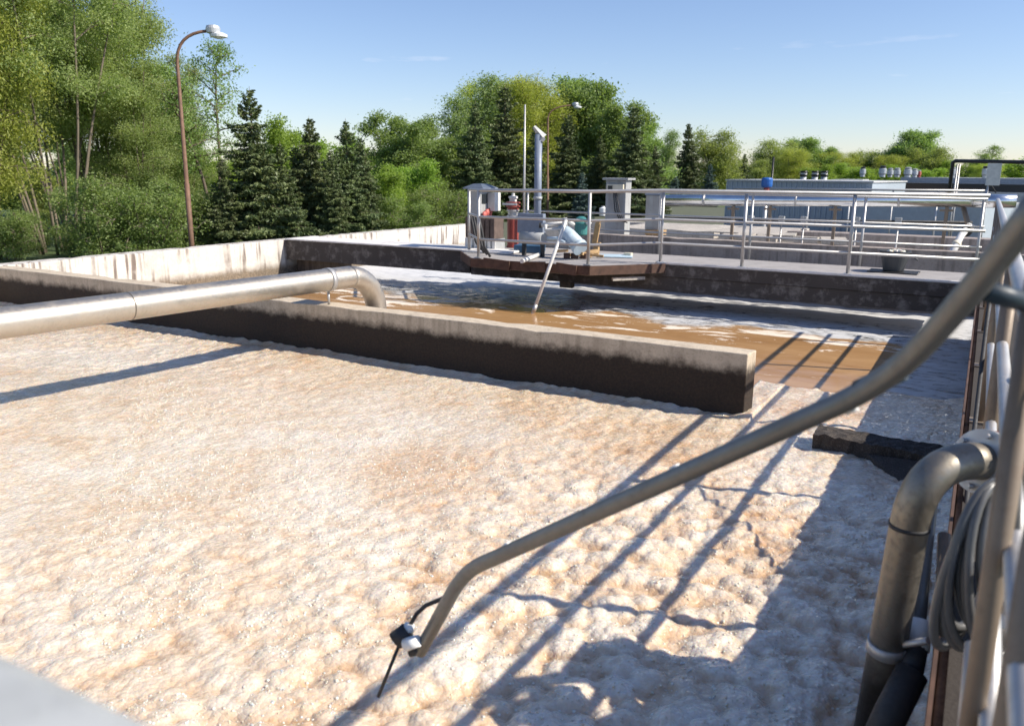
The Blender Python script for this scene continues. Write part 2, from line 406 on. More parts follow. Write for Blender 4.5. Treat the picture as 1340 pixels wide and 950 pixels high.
def copy_tree(o, parent=None):
    c = o.copy(); COL.objects.link(c)
    if parent is not None: c.parent = parent
    for ch in kids(o): copy_tree(ch, c)
    return c

# ------------------------------------------------------------------ world, sun, camera
SUN_EL, SUN_AZ = RAD(39.5), RAD(15)        # azimuth counted from +X towards +Y
w = bpy.data.worlds.new('World'); S.world = w; w.use_nodes = True
nt = w.node_tree; nt.nodes.clear()
wo = nt.nodes.new('ShaderNodeOutputWorld'); bg = nt.nodes.new('ShaderNodeBackground')
sky = nt.nodes.new('ShaderNodeTexSky'); sky.sky_type = 'NISHITA'; sky.sun_disc = False
sky.sun_elevation = SUN_EL; sky.sun_rotation = PI / 2 - SUN_AZ
sky.air_density = 1.0; sky.dust_density = 0.2; sky.ozone_density = 3.0; sky.altitude = 100
bg.inputs['Strength'].default_value = 0.1
# a few thin cloud wisps low in the sky
tc = nt.nodes.new('ShaderNodeTexCoord'); mp = nt.nodes.new('ShaderNodeMapping'); mp.inputs['Scale'].default_value = (5, 5, 34)
L(nt, tc.outputs['Generated'], mp.inputs[0])
cn = nt.nodes.new('ShaderNodeTexNoise'); cn.inputs['Scale'].default_value = 1.6; cn.inputs['Detail'].default_value = 6; L(nt, mp.outputs[0], cn.inputs['Vector'])
cr = ramp(nt, cn.outputs['Fac'], [(0.66, gray(0)), (0.8, gray(0.35))])
sx = nt.nodes.new('ShaderNodeSeparateXYZ'); L(nt, tc.outputs['Generated'], sx.inputs[0])
band = math_(nt, 'MULTIPLY', maprange(nt, sx.outputs[2], 0.05, 0.08, 0, 1), maprange(nt, sx.outputs[2], 0.16, 0.12, 0, 1))
cf = math_(nt, 'MULTIPLY', cr, band)
L(nt, mix(nt, 1.0, mix(nt, cf, sky.outputs[0], (8.5, 8.4, 7.8)), (1.02, 0.985, 1.09), 'MULTIPLY'), bg.inputs[0]); L(nt, bg.outputs[0], wo.inputs[0])

sl = bpy.data.lights.new('sun', 'SUN'); sl.energy = 5.0; sl.angle = RAD(0.55); sl.color = (1.0, 0.925, 0.81)
so = bpy.data.objects.new('sun', sl); COL.objects.link(so)
sd = Vector((math.cos(SUN_AZ) * math.cos(SUN_EL), math.sin(SUN_AZ) * math.cos(SUN_EL), math.sin(SUN_EL)))
so.rotation_euler = sd.to_track_quat('Z', 'Y').to_euler(); so.location = (30, 10, 30)

cd = bpy.data.cameras.new('camera'); co = bpy.data.objects.new('camera', cd); COL.objects.link(co); S.camera = co
cd.sensor_fit = 'HORIZONTAL'; cd.sensor_width = 36; cd.lens = 36 * FPX / IW; cd.clip_start = 0.03; cd.clip_end = 4000
mw = Matrix.Identity(4)
for i in range(3):
    mw[i][0] = RT[i]; mw[i][1] = UP[i]; mw[i][2] = -FW[i]
mw[2][3] = CAMZ
co.matrix_world = mw
cd.dof.use_dof = True; cd.dof.focus_distance = 6.5; cd.dof.aperture_fstop = 3.2
S.view_settings.view_transform = 'Standard'; S.view_settings.look = 'None'; S.view_settings.gamma = 1
S.view_settings.exposure = 0.5
S.cycles.use_denoising = True

# ------------------------------------------------------------------ ground, water, foam
GZ = -1.2
mb = MB(); mb.add([(-1500, -1500, GZ), (1500, -1500, GZ), (1500, 1500, GZ), (-1500, 1500, GZ)], [(0, 1, 2, 3)])
struct(mb.build('ground', 'ground'))
WZ = -0.74
rs = np.random.RandomState(3)
HT = rs.rand(3, 512, 512)
def vnoise(x, y, s, k=0):
    x = x / s; y = y / s; xi = np.floor(x).astype(int); yi = np.floor(y).astype(int); fx = x - xi; fy = y - yi
    fx = fx * fx * (3 - 2 * fx); fy = fy * fy * (3 - 2 * fy); T = HT[k]
    g = lambda a, b: T[a % 512, b % 512]
    return (g(xi, yi) * (1 - fx) + g(xi + 1, yi) * fx) * (1 - fy) + (g(xi, yi + 1) * (1 - fx) + g(xi + 1, yi + 1) * fx) * fy
def fbm(x, y, s, o=4, k=0):
    t = 0; a = 0.5
    for i in range(o): t = t + a * vnoise(x + 17.3 * i, y - 9.1 * i, s, (k + i) % 3); s *= 0.5; a *= 0.5
    return t
def domes(x, y, s, off=0):
    x = x / s + off; y = y / s + off * 1.7; xi = np.floor(x).astype(int); yi = np.floor(y).astype(int)
    best = np.zeros_like(x)
    for dx in (-1, 0, 1):
        for dy in (-1, 0, 1):
            a, b_ = (xi + dx) % 512, (yi + dy) % 512
            cx = xi + dx + HT[0][a, b_]; cy = yi + dy + HT[1][a, b_]; R_ = 0.45 + 0.5 * HT[2][a, b_]
            d2 = (x - cx) ** 2 + (y - cy) ** 2
            best = np.maximum(best, np.maximum(0, R_ * R_ - d2) ** 0.8)
    return best * s
def graded(a, b, s0, s1):
    """from a to b, step growing from s0 to s1"""
    out = [a]; t = a; sg = 1 if b > a else -1; tot = abs(b - a)
    while abs(t - a) < tot:
        k = abs(t - a) / tot; t += sg * (s0 + (s1 - s0) * k); out.append(t)
    return np.array(out)
def grid_obj(name, xs, ys, zfun, mat, attr=None):
    X, Y = np.meshgrid(xs, ys); Z = zfun(X, Y)
    ny, nx = X.shape
    v = np.stack([X, Y, Z], -1).reshape(-1, 3)
    i = np.arange(nx * ny).reshape(ny, nx)
    f = np.stack([i[:-1, :-1], i[:-1, 1:], i[1:, 1:], i[1:, :-1]], -1).reshape(-1, 4)
    o = big_mesh(name, v, f, mat, smooth=True)
    if attr is not None:
        at = o.data.attributes.new('wet', 'FLOAT', 'POINT'); at.data.foreach_set('value', attr(X, Y).astype(np.float32).ravel())
    return o
def foam_z(X, Y):
    wx = X + 0.12 * (fbm(X, Y, 0.9, 2) - 0.5); wy = Y + 0.12 * (fbm(X + 40, Y, 0.9, 2) - 0.5)
    calm = np.clip((fbm(X + 5, Y + 11, 2.6, 3, 1) - 0.38) * 5, 0, 1)          # smoother drifts
    nearr = np.clip((X + 3.2) / 1.4, 0, 1) * np.clip((6.6 - Y) / 2.2, 0, 1)
    A = 0.14 + 0.86 * np.maximum(nearr * 0.72, 0.28 * (1 - calm))
    z = 0.16 * A * (domes(wx, wy, 0.24) - 0.1)
    z += 0.46 * A * (domes(wx, wy, 0.115, 7.7) - 0.045)
    z += 0.36 * (0.3 + 0.7 * A) * (domes(X, Y, 0.06, 3.1) - 0.02)
    z += 0.05 * (fbm(X, Y, 1.3, 3, 2) - 0.45)
    dw = np.clip(6.98 - (X + 12.9) * 0.0168 - Y, 0, 9)                        # froth piles up against the divider and the tank wall
    z += np.where(X < -1.5, 0.045 * np.exp(-dw / 0.07), 0) * (0.3 + 1.3 * fbm(X, Y, 0.3, 3)) + 0.03 * np.exp(-np.clip(0.04 - X, 0, 9) / 0.06)
    flat = np.clip((Y - 6.6) / 1.0, 0, 1)
    z = z * (1 - 0.45 * flat)
    base = -0.55 + 0.0 * flat
    edge = Y - 8.15 - 1.5 * (fbm(X * 0.8, Y, 0.7, 5, 1) - 0.5) 
    sink = np.clip(edge / 0.6, 0, 1) ** 1.3
    z = base + z - 0.32 * sink
    gone = (Y > 6.98) & (X < -1.75 )
    return np.where(gone, -0.9, z)
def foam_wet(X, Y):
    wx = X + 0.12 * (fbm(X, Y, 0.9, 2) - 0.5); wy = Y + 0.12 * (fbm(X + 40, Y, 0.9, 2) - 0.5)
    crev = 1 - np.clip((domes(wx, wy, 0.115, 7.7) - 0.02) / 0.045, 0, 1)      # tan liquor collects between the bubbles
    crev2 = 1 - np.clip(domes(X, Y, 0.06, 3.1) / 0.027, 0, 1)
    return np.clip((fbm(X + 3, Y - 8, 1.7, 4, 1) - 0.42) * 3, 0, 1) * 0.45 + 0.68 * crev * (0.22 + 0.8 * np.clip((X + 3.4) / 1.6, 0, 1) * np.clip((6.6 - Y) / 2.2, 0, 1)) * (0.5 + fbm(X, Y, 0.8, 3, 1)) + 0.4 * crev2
def water_z(X, Y):
    lim = 12.2 - 0.05 * np.clip(X + 6.5, 0, 7)
    k = np.clip((Y + 1.0 * (fbm(X, Y, 1.1, 4) - 0.47) - lim) / 0.5, 0, 1)
    k = np.maximum(k, np.clip((X + 1.0) / 0.4, 0, 1) * np.clip((Y - 8.5) / 0.6, 0, 1) * 0.6)
    wv = fbm(X + 0.2 * Y, Y * 1.7, 0.42, 4) - 0.47 + 0.6 * (fbm(X * 1.2 - Y * .3, Y * 2.0, 0.17, 3, 1) - 0.45)
    rp = np.exp(-((X + 6.2) ** 2 + (Y - 8.1) ** 2) / 0.5)
    return WZ - 0.02 + wv * (0.006 + 0.035 * k + 0.03 * rp)
water = grid_obj('water', np.arange(-12.93, 0.06, 0.035), np.concatenate([[-3.0, 6.0], np.arange(6.95, 15.4, 0.032), [16, 19, 22]]), water_z, 'water'); struct(water)
xs = graded(0.06, -12.95, 0.01, 0.034)[::-1]; ys = graded(0.9, 9.4, 0.01, 0.028); ys = np.concatenate([np.arange(-0.6, 0.9, 0.03), ys])
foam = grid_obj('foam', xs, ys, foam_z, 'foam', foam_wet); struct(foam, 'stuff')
foam['label'] = 'cream coloured lumpy foam covering the near basin'
# single large bubbles standing on the foam, thickest near the camera
def bubble_field(n, seed):
    g = np.random.RandomState(seed)
    y = 1.0 + 4.2 * g.rand(n) ** 1.3; x = -0.02 - g.rand(n) * (1.2 + y * 1.15)
    keep = vnoise(x, y, 0.35, 1) + 0.5 * vnoise(x, y, 0.12, 2) > 0.62
    x, y = x[keep], y[keep]; n = len(x)
    r = 0.0022 + 0.0062 * g.rand(n) ** 2.2
    z = foam_z(x, y)
    th = np.array([[math.cos(2 * PI * k / 8), math.sin(2 * PI * k / 8)] for k in range(8)])
    rings = [(1.0, -0.35), (1.0, 0.0), (0.8, 0.6), (0.36, 0.93)]
    V = []
    for rr_, h in rings:
        V.append(np.stack([x[:, None] + r[:, None] * rr_ * th[:, 0], y[:, None] + r[:, None] * rr_ * th[:, 1], (z + r * (h * 0.75 - 0.1))[:, None].repeat(8, 1)], -1))
    V = np.stack(V, 1).reshape(n, -1, 3)
    f = [[i * 8 + k, i * 8 + (k + 1) % 8, (i + 1) * 8 + (k + 1) % 8, (i + 1) * 8 + k] for i in range(3) for k in range(8)]
    f += [[24, 25, 26, 27], [24, 27, 28, 31], [28, 29, 30, 31]]
    F = (np.arange(n) * 32)[:, None, None] + np.array(f)[None]
    return V.reshape(-1, 3), F.reshape(-1, 4)
bv, bf_ = bubble_field(20000, 5)
bub = big_mesh('bubbles', bv, bf_, 'bubble', foam, smooth=True); bub['kind'] = 'stuff'

# ------------------------------------------------------------------ tank walls and walkway
import bmesh
def roughen(o, step=0.22, amp=0.006):
    """cut a wall into short lengths and jitter its cast edges a few millimetres, as poured concrete has"""
    bm = bmesh.new(); bm.from_mesh(o.data)
    vs = [v.co for v in bm.verts]; ext = [max(v[i] for v in vs) - min(v[i] for v in vs) for i in range(2)]; ax_ = 0 if ext[0] > ext[1] else 1
    lo = min(v[ax_] for v in vs); n = int(ext[ax_] / step)
    for i in range(1, n):
        no = Vector((1, 0, 0)) if ax_ == 0 else Vector((0, 1, 0)); c = no * (lo + ext[ax_] * i / n)
        bmesh.ops.bisect_plane(bm, geom=bm.verts[:] + bm.edges[:] + bm.faces[:], plane_co=c, plane_no=no)
    zt = max(v.co.z for v in bm.verts); r = random.Random(len(bm.verts))
    for v in bm.verts:
        if v.co.z > zt - .01:
            v.co += Vector((r.uniform(-amp, amp), r.uniform(-amp, amp), -abs(r.gauss(0, amp * .6)) - (r.random() < .08) * r.uniform(.008, .02)))
    bm.to_mesh(o.data); bm.free()
    return o
mb = MB().prism([(-13.25, -3), (-12.9, -3), (-12.92, 13.1), (-12.55, 21.6), (-12.9, 21.6), (-13.25, 13.1)], -2.0, 0.0)
tag(roughen(mb.build('concrete_wall', 'wall_white', loc=(-13, 6, 0), bevel=0.012)), 'sunlit whitish concrete tank wall with dark vertical drip stains below the trees', 'wall')
mb = MB().prism([(-12.915, 6.98), (-1.58, 6.79), (-1.56, 7.02), (-12.915, 7.24)], -2.0, 0.0)
tag(roughen(mb.build('divider_wall', 'divider', loc=(-6, 7, 0), bevel=0.01)), 'freestanding concrete divider wall, dark wet below, ending in the foam', 'wall')

# far walkway: deck, front beam, platform
wk = thing('walkway', 'concrete walkway with dark front beam and rusty platform crossing the basin', 'walkway', (-4, 14, 0))
MB().prism([(-8.28, 13.14), (0.026, 12.96), (0.026, 14.48), (-8.28, 14.66)], -0.2, 0.0).build('deck', 'deck', wk, bevel=0.008)
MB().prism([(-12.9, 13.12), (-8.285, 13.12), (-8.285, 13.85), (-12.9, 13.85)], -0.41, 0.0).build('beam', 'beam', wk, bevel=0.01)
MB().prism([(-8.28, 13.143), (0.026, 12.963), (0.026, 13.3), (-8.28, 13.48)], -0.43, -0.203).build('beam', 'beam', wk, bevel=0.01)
MB().prism([(-8.28, 13.125), (0.026, 12.942), (0.026, 12.957), (-8.28, 13.137)], -0.198, -0.012).build('fascia', 'beam', wk)
MB().prism([(-12.9, 13.09), (-8.29, 13.09), (-8.29, 13.9), (-12.9, 13.9)], 0.003, 0.03).build('cover_strip', 'lip', wk, bevel=0.004)
MB().prism([(-4.6, 13.03), (0.02, 12.93), (0.02, 12.99), (-4.6, 13.09)], 0.003, 0.03).build('edge_strip', 'lip', wk)
plat = [(-8.3, 13.1), (-8.3, 12.9), (-7.5, 11.98), (-5.36, 12.0), (-4.5, 13.0)]
MB().prism(plat, -0.14, 0.004).build('platform', 'deck', wk, bevel=0.006)
pe = [(-8.33, 12.9), (-7.51, 11.95), (-5.34, 11.97), (-4.46, 13.01)]
mb = MB()
for (a, b2) in zip(pe[:-1], pe[1:]):
    d = Vector((b2[0] - a[0], b2[1] - a[1], 0)).normalized(); nrm = Vector((d.y, -d.x, 0)) * 0.018
    mb.prism([(a[0], a[1]), (a[0] + nrm.x, a[1] + nrm.y), (b2[0] + nrm.x, b2[1] + nrm.y), (b2[0], b2[1])], -0.13, 0.016)
mb.build('edge_plate', 'rust', wk)
for (x, y, ln, a) in ((-7.0, 11.93, 0.5, 0.1), (-6.3, 11.94, 0.42, -0.1), (-5.72, 11.945, 0.36, 0.15)):
    MB().box(x - ln / 2, x + ln / 2, y - 0.03, y + 0.0, -0.13, 0.03, 0, Matrix.Rotation(a * 0.6, 3, 'Y')).build('torn_strip', 'rust', wk)
mb = MB().box(-5.2, -4.62, 12.55, 12.6, -0.24, -0.19, RAD(50)); mb.build('board', 'slab', wk)
MB().box(-6.5, -6.28, 13.3, 13.46, -0.56, -0.435).build('beam_block', 'oldwall', wk)
MB().box(-12.88, -11.7, 13.4, 13.8, -1.9, -0.415).build('beam_block', 'oldwall', wk)  # dark block added to stand for the shade under the beam end

mb = MB().prism([(-7.2, 15.22), (0.9, 15.02), (0.9, 15.25), (-7.2, 15.45)], -2.0, 0.27)
tag(roughen(mb.build('parapet_wall', 'parapet', loc=(-3, 15.3, 0), bevel=0.01)), 'low brown grey parapet wall along the back of the walkway', 'wall')

# near deck on the right with its tank wall
rt = thing('tank_wall', 'right tank wall carrying the walkway behind the near railing', 'wall', (0.6, 6, 0))
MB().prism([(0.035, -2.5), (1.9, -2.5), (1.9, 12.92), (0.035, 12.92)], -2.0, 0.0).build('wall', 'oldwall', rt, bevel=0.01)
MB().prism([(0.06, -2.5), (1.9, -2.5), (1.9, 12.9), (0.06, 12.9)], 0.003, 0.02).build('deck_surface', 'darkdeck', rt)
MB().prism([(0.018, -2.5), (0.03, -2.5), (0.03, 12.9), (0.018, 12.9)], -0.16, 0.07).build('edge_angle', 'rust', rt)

# basin beyond the walkway
mb = MB().prism([(-8.1, 19.5), (-4.2, 19.2), (-3.7, 19.5), (-4.0, 21.9), (-8.0, 22.1)], -0.05, 0.14)
tag(roughen(mb.build('channel_cover', 'slab', loc=(-8, 21, 0), bevel=0.03), .3, .03), 'sunlit broken concrete cover slab beyond the parapet', 'slab')
mb = MB().prism([(-12.5, 22.2), (-3.9, 22.15), (-3.9, 22.5), (-12.5, 22.55)], -1.9, 0.1)
tag(mb.build('far_basin_wall', 'slab', loc=(-8, 22.3, 0), bevel=0.02), 'narrow pale wall top running behind the two concrete cabinets', 'wall')
mb = MB().prism([(-8.0, 19.9), (-4.3, 19.7), (-4.3, 21.6), (-8.0, 21.8)], -1.9, -0.055)
tag(mb.build('channel_wall', 'oldwall', loc=(-6, 20.5, 0)), 'dark channel wall carrying the broken cover slab', 'wall')
mb = MB().prism([(-4.0, 20.2), (3.0, 20.0), (3.0, 20.5), (-4.0, 20.7)], -1.9, 0.16)
tag(mb.build('basin_wall', 'parapet', loc=(-1, 20.4, 0), bevel=0.02), 'grey beige basin wall behind the silver pipe, dark below its top', 'wall')
mb = MB()
for k in range(7):
    x = -5.6 + k * 0.42 + rnd.uniform(-.1, .1)
    mb.box(x, x + rnd.uniform(.3, .6), 18.7 + rnd.uniform(-.15, .15), 19.12, 0.0 + rnd.uniform(0, .05), 0.1 + rnd.uniform(0, .06), rnd.uniform(-.3, .3), Matrix.Rotation(rnd.uniform(-.1, .1), 3, 'X'))
struct(mb.build('rubble', 'slab', loc=(-4, 19, 0)), 'stuff')
mb = MB().prism([(-12.5, 15.6), (3, 15.3), (3, 19.9), (-12.5, 19.5)], -1.1, -0.9)
struct(mb.build('basin_floor', 'oldwall'))
mb = MB().prism([(-20, 23), (6, 23), (6, 60), (-20, 60)], -1.1, -0.9)
struct(mb.build('yard', 'yard'))
# ------------------------------------------------------------------ railings
def rail_parts(root, path, zs, r, mat, names=('top_rail', 'mid_rail', 'low_rail'), seg=10):
    for z, n in zip(zs, names):
        MB().tube([(x, y, z[0] + (z[1] - z[0]) * i / max(1, len(path) - 1)) if isinstance(z, tuple) else (x, y, z) for i, (x, y) in enumerate(path)], r if n == 'top_rail' else r * 0.8, seg).build(n, mat, root)
def post(root, x, y, z0, z1, r, mat, base=True):
    p_ = MB().tube([(x, y, z0), (x, y, z1)], r, 10).build('post', mat, root)
    if base: MB().box(x - r * 2.2, x + r * 2.2, y - r * 2.2, y + r * 2.2, z0, z0 + 0.012).build('base_plate', mat, p_)
fr = thing('walkway_railing', 'grey tube railing along the front of the far walkway and round its platform', 'railing', (-4, 13, 0))
pa = [(-8.22, 13.0), (-7.45, 12.08), (-5.42, 12.1), (-4.6, 13.18), (0.02, 13.06)]
rail_parts(fr, pa, [(1.13, 1.19), (0.70, 0.72), (0.33, 0.33)], 0.027, 'galv')
for (x, y) in [(-8.22, 13.0), (-7.45, 12.08), (-5.42, 12.1), (-4.6, 13.18), (-3.25, 13.145), (-1.68, 13.105)]:
    post(fr, x, y, 0.017, 1.14 + (0.02 if x > -2 else 0), 0.027, 'galv')
for px_ in (698,):
    pass
rr = thing('rear_railing', 'thinner grey railing on the back edge of the far walkway', 'railing', (-4, 15, 0))
pb = [(-8.2, 15.12), (0.0, 14.95)]
rail_parts(rr, pb, [1.1, 0.68, 0.36], 0.022, 'galv')
for x in (-8.15, -6.75, -5.3, -3.6, -1.75, -0.05): post(rr, x, 15.12 - (x + 8.2) * 0.0207, -0.35, 1.1, 0.022, 'galv', False)

RX = 0.115
nr = thing('near_railing', 'weathered tube railing on the right beside the camera, seen end on and blurred', 'railing', (RX, 5, 0))
path = [(RX, y) for y in (0.3, 3, 6, 9, 12.85)]
rail_parts(nr, path, [1.14, 0.81, 0.49], 0.026, 'galv')
for y in (1.2, 3.7, 5.5, 7.2, 8.85, 10.5, 12.2): post(nr, RX, y, 0.021, 1.135, 0.026, 'galv_brown')
MB().tube([(RX - .04, y, .84 - .95 * k + 0.22 * k * (k - 1) * 2) for k, y in ((t / 12, 5.6 - 1.95 * t / 12) for t in range(13))], 0.012, 6).build('cable', 'rubber', nr)

# blurred handrail crossing the bottom left corner
a = PZ(-60, 812, 1.1); b2 = PZ(330, 990, 1.1)
d = (b2 - a).normalized(); nrm = Vector((d.y, -d.x, 0))
a2 = a - d * 0.6; b3 = b2 + d * 0.3
mb = MB().prism([tuple(a2.xy), tuple((a2 + nrm * .16).xy), tuple((b3 + nrm * .16).xy), tuple(b3.xy)], 1.04, 1.1)
tag(mb.build('handrail', 'offwhite', loc=a, bevel=0.02), 'pale blurred handrail crossing the bottom left corner', 'handrail')

# ------------------------------------------------------------------ pipes
def arc(c, p0, p1, n=8):
    """quarter-ish bend from p0 to p1 around corner c (bezier)"""
    return [p0 * (1 - t) ** 2 + c * 2 * t * (1 - t) + p1 * t * t for t in (i / n for i in range(n + 1))]
lp = thing('inlet_pipe', 'large stainless pipe crossing the foam and bending down behind the divider wall', 'pipe', (-6.3, 5, 0.25))
r_ = 0.123
A = Vector((-6.95, -1.2, 0.285)); B = Vector((-6.19, 7.25, 0.275)); dirp = (B - A).normalized()
Cc = B + dirp * 0.42; E0 = Cc + Vector((0, 0, -0.42))
circ = []
for i in range(13):
    t = i / 12 * PI / 2
    circ.append(B + dirp * (0.42 * math.sin(t)) - Vector((0, 0, 0.42 * (1 - math.cos(t)))))
MB().tube([A, B], r_, 40, cap=False).build('straight', 'pipe', lp)
MB().tube(circ + [circ[-1] - Vector((0, 0, 0.7))], r_, 40).build('elbow', 'pipe', lp)
sp = A + (B - A) * ((6.93 - A.y) / (B.y - A.y))
st = MB().tube([sp - dirp * 0.03, sp + dirp * 0.03], r_ + 0.007, 40).build('strap', 'galv', lp)
MB().tube([(sp.x + 0.0, sp.y, sp.z - r_ - 0.005), (sp.x, sp.y, 0.005)], 0.014, 8).build('threaded_rod', 'galv', lp)
for q in (1.2, 4.6):
    s2 = A + (B - A) * ((q - A.y) / (B.y - A.y)); MB().tube([s2 - dirp * 0.005, s2 + dirp * 0.005], r_ + 0.0025, 40).build('weld_seam', 'pipe_elbow', lp)

# sensor arm
arm = thing('sampling_tube', 'bent grey tube reaching from the near railing down over the foam with a sensor', 'tube', P(1285, 365, 0.98))
tip = P(549, 853, 2.6); el = P(607, 748, 2.46); up_ = P(1168, 497, 1.5); joint = P(1285, 366, 1.28); top_ = P(1372, 250, 1.14)
def bezline(ps, rads, n=7):
    out = [ps[0]]
    for i in range(1, len(ps) - 1):
        v0 = (ps[i - 1] - ps[i]).normalized(); v1 = (ps[i + 1] - ps[i]).normalized(); rd = rads[i - 1]
        out += arc(ps[i], ps[i] + v0 * rd, ps[i] + v1 * rd, n)
    return out + [ps[-1]]
ar = 0.0215
MB().tube(bezline([tip, el, up_, joint, top_], [0.09, 0.12, 0.12]), ar, 24).build('tube', 'arm', arm)
ax = (el - tip).normalized()
for px_, py_, d_ in ((688, 700, 2.29), (964, 580, 1.64), (1195, 478, 1.2)):
    c = P(px_, py_, d_)
fa = (up_ - el).normalized()
for k in (0.16, 0.62, 0.93):
    c = el + (up_ - el) * k
    side = fa.cross(Vector((0, 0, 1))).normalized(); upv = side.cross(fa)
    cq = c + upv * ((ar - .004) * (-1 if k > .9 else 1)) - side * .004
    MB().tube([cq - fa * 0.012, cq + fa * 0.012], 0.008, 10).build('clip', 'plastic', arm)
c = el + (up_ - el) * 0.985; cq = c + upv * 0.008; MB().tube([cq - fa * 0.045, cq + fa * 0.045], ar - .002, 20).build('tape', 'tape', arm)
sp_ = P(1354, 398, 1.36)
MB().tube([P(1284, 380, 1.3), sp_], 0.017, 12).build('wrap', 'tape', arm)
MB().tube([Vector((sp_.x, sp_.y, 0.021)), Vector((sp_.x, sp_.y, sp_.z + .04))], 0.02, 14).build('support_post', 'galv_brown', arm)
# sensor on its tip
sen = thing('sensor', 'small dark probe with white fitting clamped to the arm tip, cable and thin rod', 'sensor', P(530, 835, 2.6))
q0 = P(540, 852, 2.6); q1 = P(523, 838, 2.61); q2 = P(533, 815, 2.6)
MB().tube([tip + ax * 0.02, P(536, 851, 2.6)], 0.02, 12).build('clamp', 'rubber', sen)
MB().tube([P(518, 838, 2.6), P(534, 824, 2.6)], [0.03, 0.026], 14).build('body', 'rubber', sen)
MB().tube([P(534, 825, 2.6), P(536, 816, 2.6)], [0.019, 0.016], 14).build('nut', 'plastic', sen)
MB().tube([P(531, 843, 2.58), P(548, 838, 2.56)], [0.022, 0.018], 14).build('fitting', 'plastic', sen)
MB().tube([P(537, 817, 2.6), P(545, 803, 2.6), P(557, 792, 2.6), P(574, 785, 2.58), P(583, 781, 2.53)], 0.007, 8).build('cable', 'rubber', sen)
MB().tube([P(523, 842, 2.61), P(495, 911, 2.66)], 0.006, 8).build('rod', 'rubber', sen)

# right elbow pipe into the foam
ep = thing('outlet_pipe', 'worn stainless elbow pipe running from a flange on the near railing down into the foam', 'pipe', (-0.1, 2.9, 0))
eb = P(1142, 950, 2.85); et = P(1190, 688, 2.6); ec = P(1207, 594, 2.5); ef = P(1286, 604, 2.62)
er = 0.058
MB().tube([eb + (eb - et).normalized() * 0.35] + [et] + arc(ec, et, ef, 10)[1:], er, 32).build('tube', 'pipe_elbow', ep)
MB().tube([et + Vector((0, 0, -.006)), et + Vector((0, 0, .006))], er + 0.003, 32).build('weld_seam', 'rubber', ep)
fd = (ef - ec).normalized()
fl = MB().tube([ef - fd * 0.012, ef + fd * 0.012], er + 0.045, 28).build('flange', 'galv', ep)
MB().tube([ef + fd * 0.018, ef + fd * 0.045], er + 0.045, 28).build('counter_flange', 'red', ep)
for k in range(6):
    an = k / 6 * 2 * PI + .3; u_ = fd.orthogonal().normalized(); w_ = fd.cross(u_)
    c = ef + (u_ * math.cos(an) + w_ * math.sin(an)) * (er + 0.026)
    MB().tube([c - fd * 0.03, c + fd * 0.065], 0.009, 8).build('bolt', 'galv', fl)
c = eb + (et - eb) * 0.42
pd = (et - eb).normalized()
MB().tube([c - pd * .02, c + pd * .02], er + 0.006, 32).build('band', 'galv', ep)
MB().tube([c, P(1215, 838, 2.6)], 0.012, 8).build('strut', 'galv', ep)

hp = thing('water_hose', 'pale hose with white coupling and dark end hanging behind the elbow pipe', 'hose', P(1210, 800, 2.7))
MB().tube([P(1216, 655, 2.95), P(1205, 760, 2.85), P(1199, 830, 2.75)], 0.028, 14).build('hose', 'hose', hp)
MB().tube([P(1202, 812, 2.76), P(1198, 850, 2.72)], 0.042, 16).build('coupling', 'plastic', hp)
MB().tube([P(1199, 846, 2.72), P(1192, 882, 2.66)], 0.036, 16).build('clamp', 'rubber', hp)
MB().tube([P(1193, 880, 2.66), P(1165, 935, 2.6), P(1140, 990, 2.6)], 0.05, 16).build('boot', 'rubber', hp)
t2 = MB().tube([P(1280, 845, 2.0), P(1268, 1000, 1.85)], 0.03, 14)
tag(t2.build('stub_post', 'galv', loc=P(1270, 1000, 1.85)), 'short sunlit tube end standing below the coiled hose', 'tube')
bp = MB().tube([P(1236, 700, 2.9), P(1226, 990, 2.45)], 0.022, 12)
tag(bp.build('conduit', 'galv_brown', loc=P(1230, 850, 2.6)), 'brown conduit running down the wall beside the coiled hose', 'conduit')

# coil of hose on the near railing
hc = thing('hose_coil', 'loose coil of grey hose hanging on the near railing, ends wrapped in foil', 'hose', (0.05, 2.35, 0.45))
cc = P(1288, 745, 2.15); hz_ = Vector((.42, .9, 0))
mb = MB()
pts = []
for i in range(0, 9 * 28 + 1):
    t = i / 28 * 2 * PI; k = i / (9 * 28)
    ra = 0.205 + 0.035 * math.sin(k * 17); 
    pts.append(cc + hz_ * (ra * 0.5 * math.cos(t)) + Vector((0.03 * math.sin(t * 0.97 + k * 5) + (k - .5) * 0.08, 0, ra * math.sin(t) * 1.0)))
mb.tube(pts, 0.0125, 8); mb.build('coil', 'hose', hc)
mb = MB().lathe(P(1312, 800, 2.0), [(0.0, -.09), (.035, -.07), (.05, -.02), (.03, .02), (.045, .06), (.0, .09)], 9)
mb.build('foil_wrap', 'foil', hc)
MB().tube([P(1330, 560, 1.55), P(1326, 700, 1.5), P(1318, 800, 1.9)], 0.012, 8).build('tail', 'hose', hc)

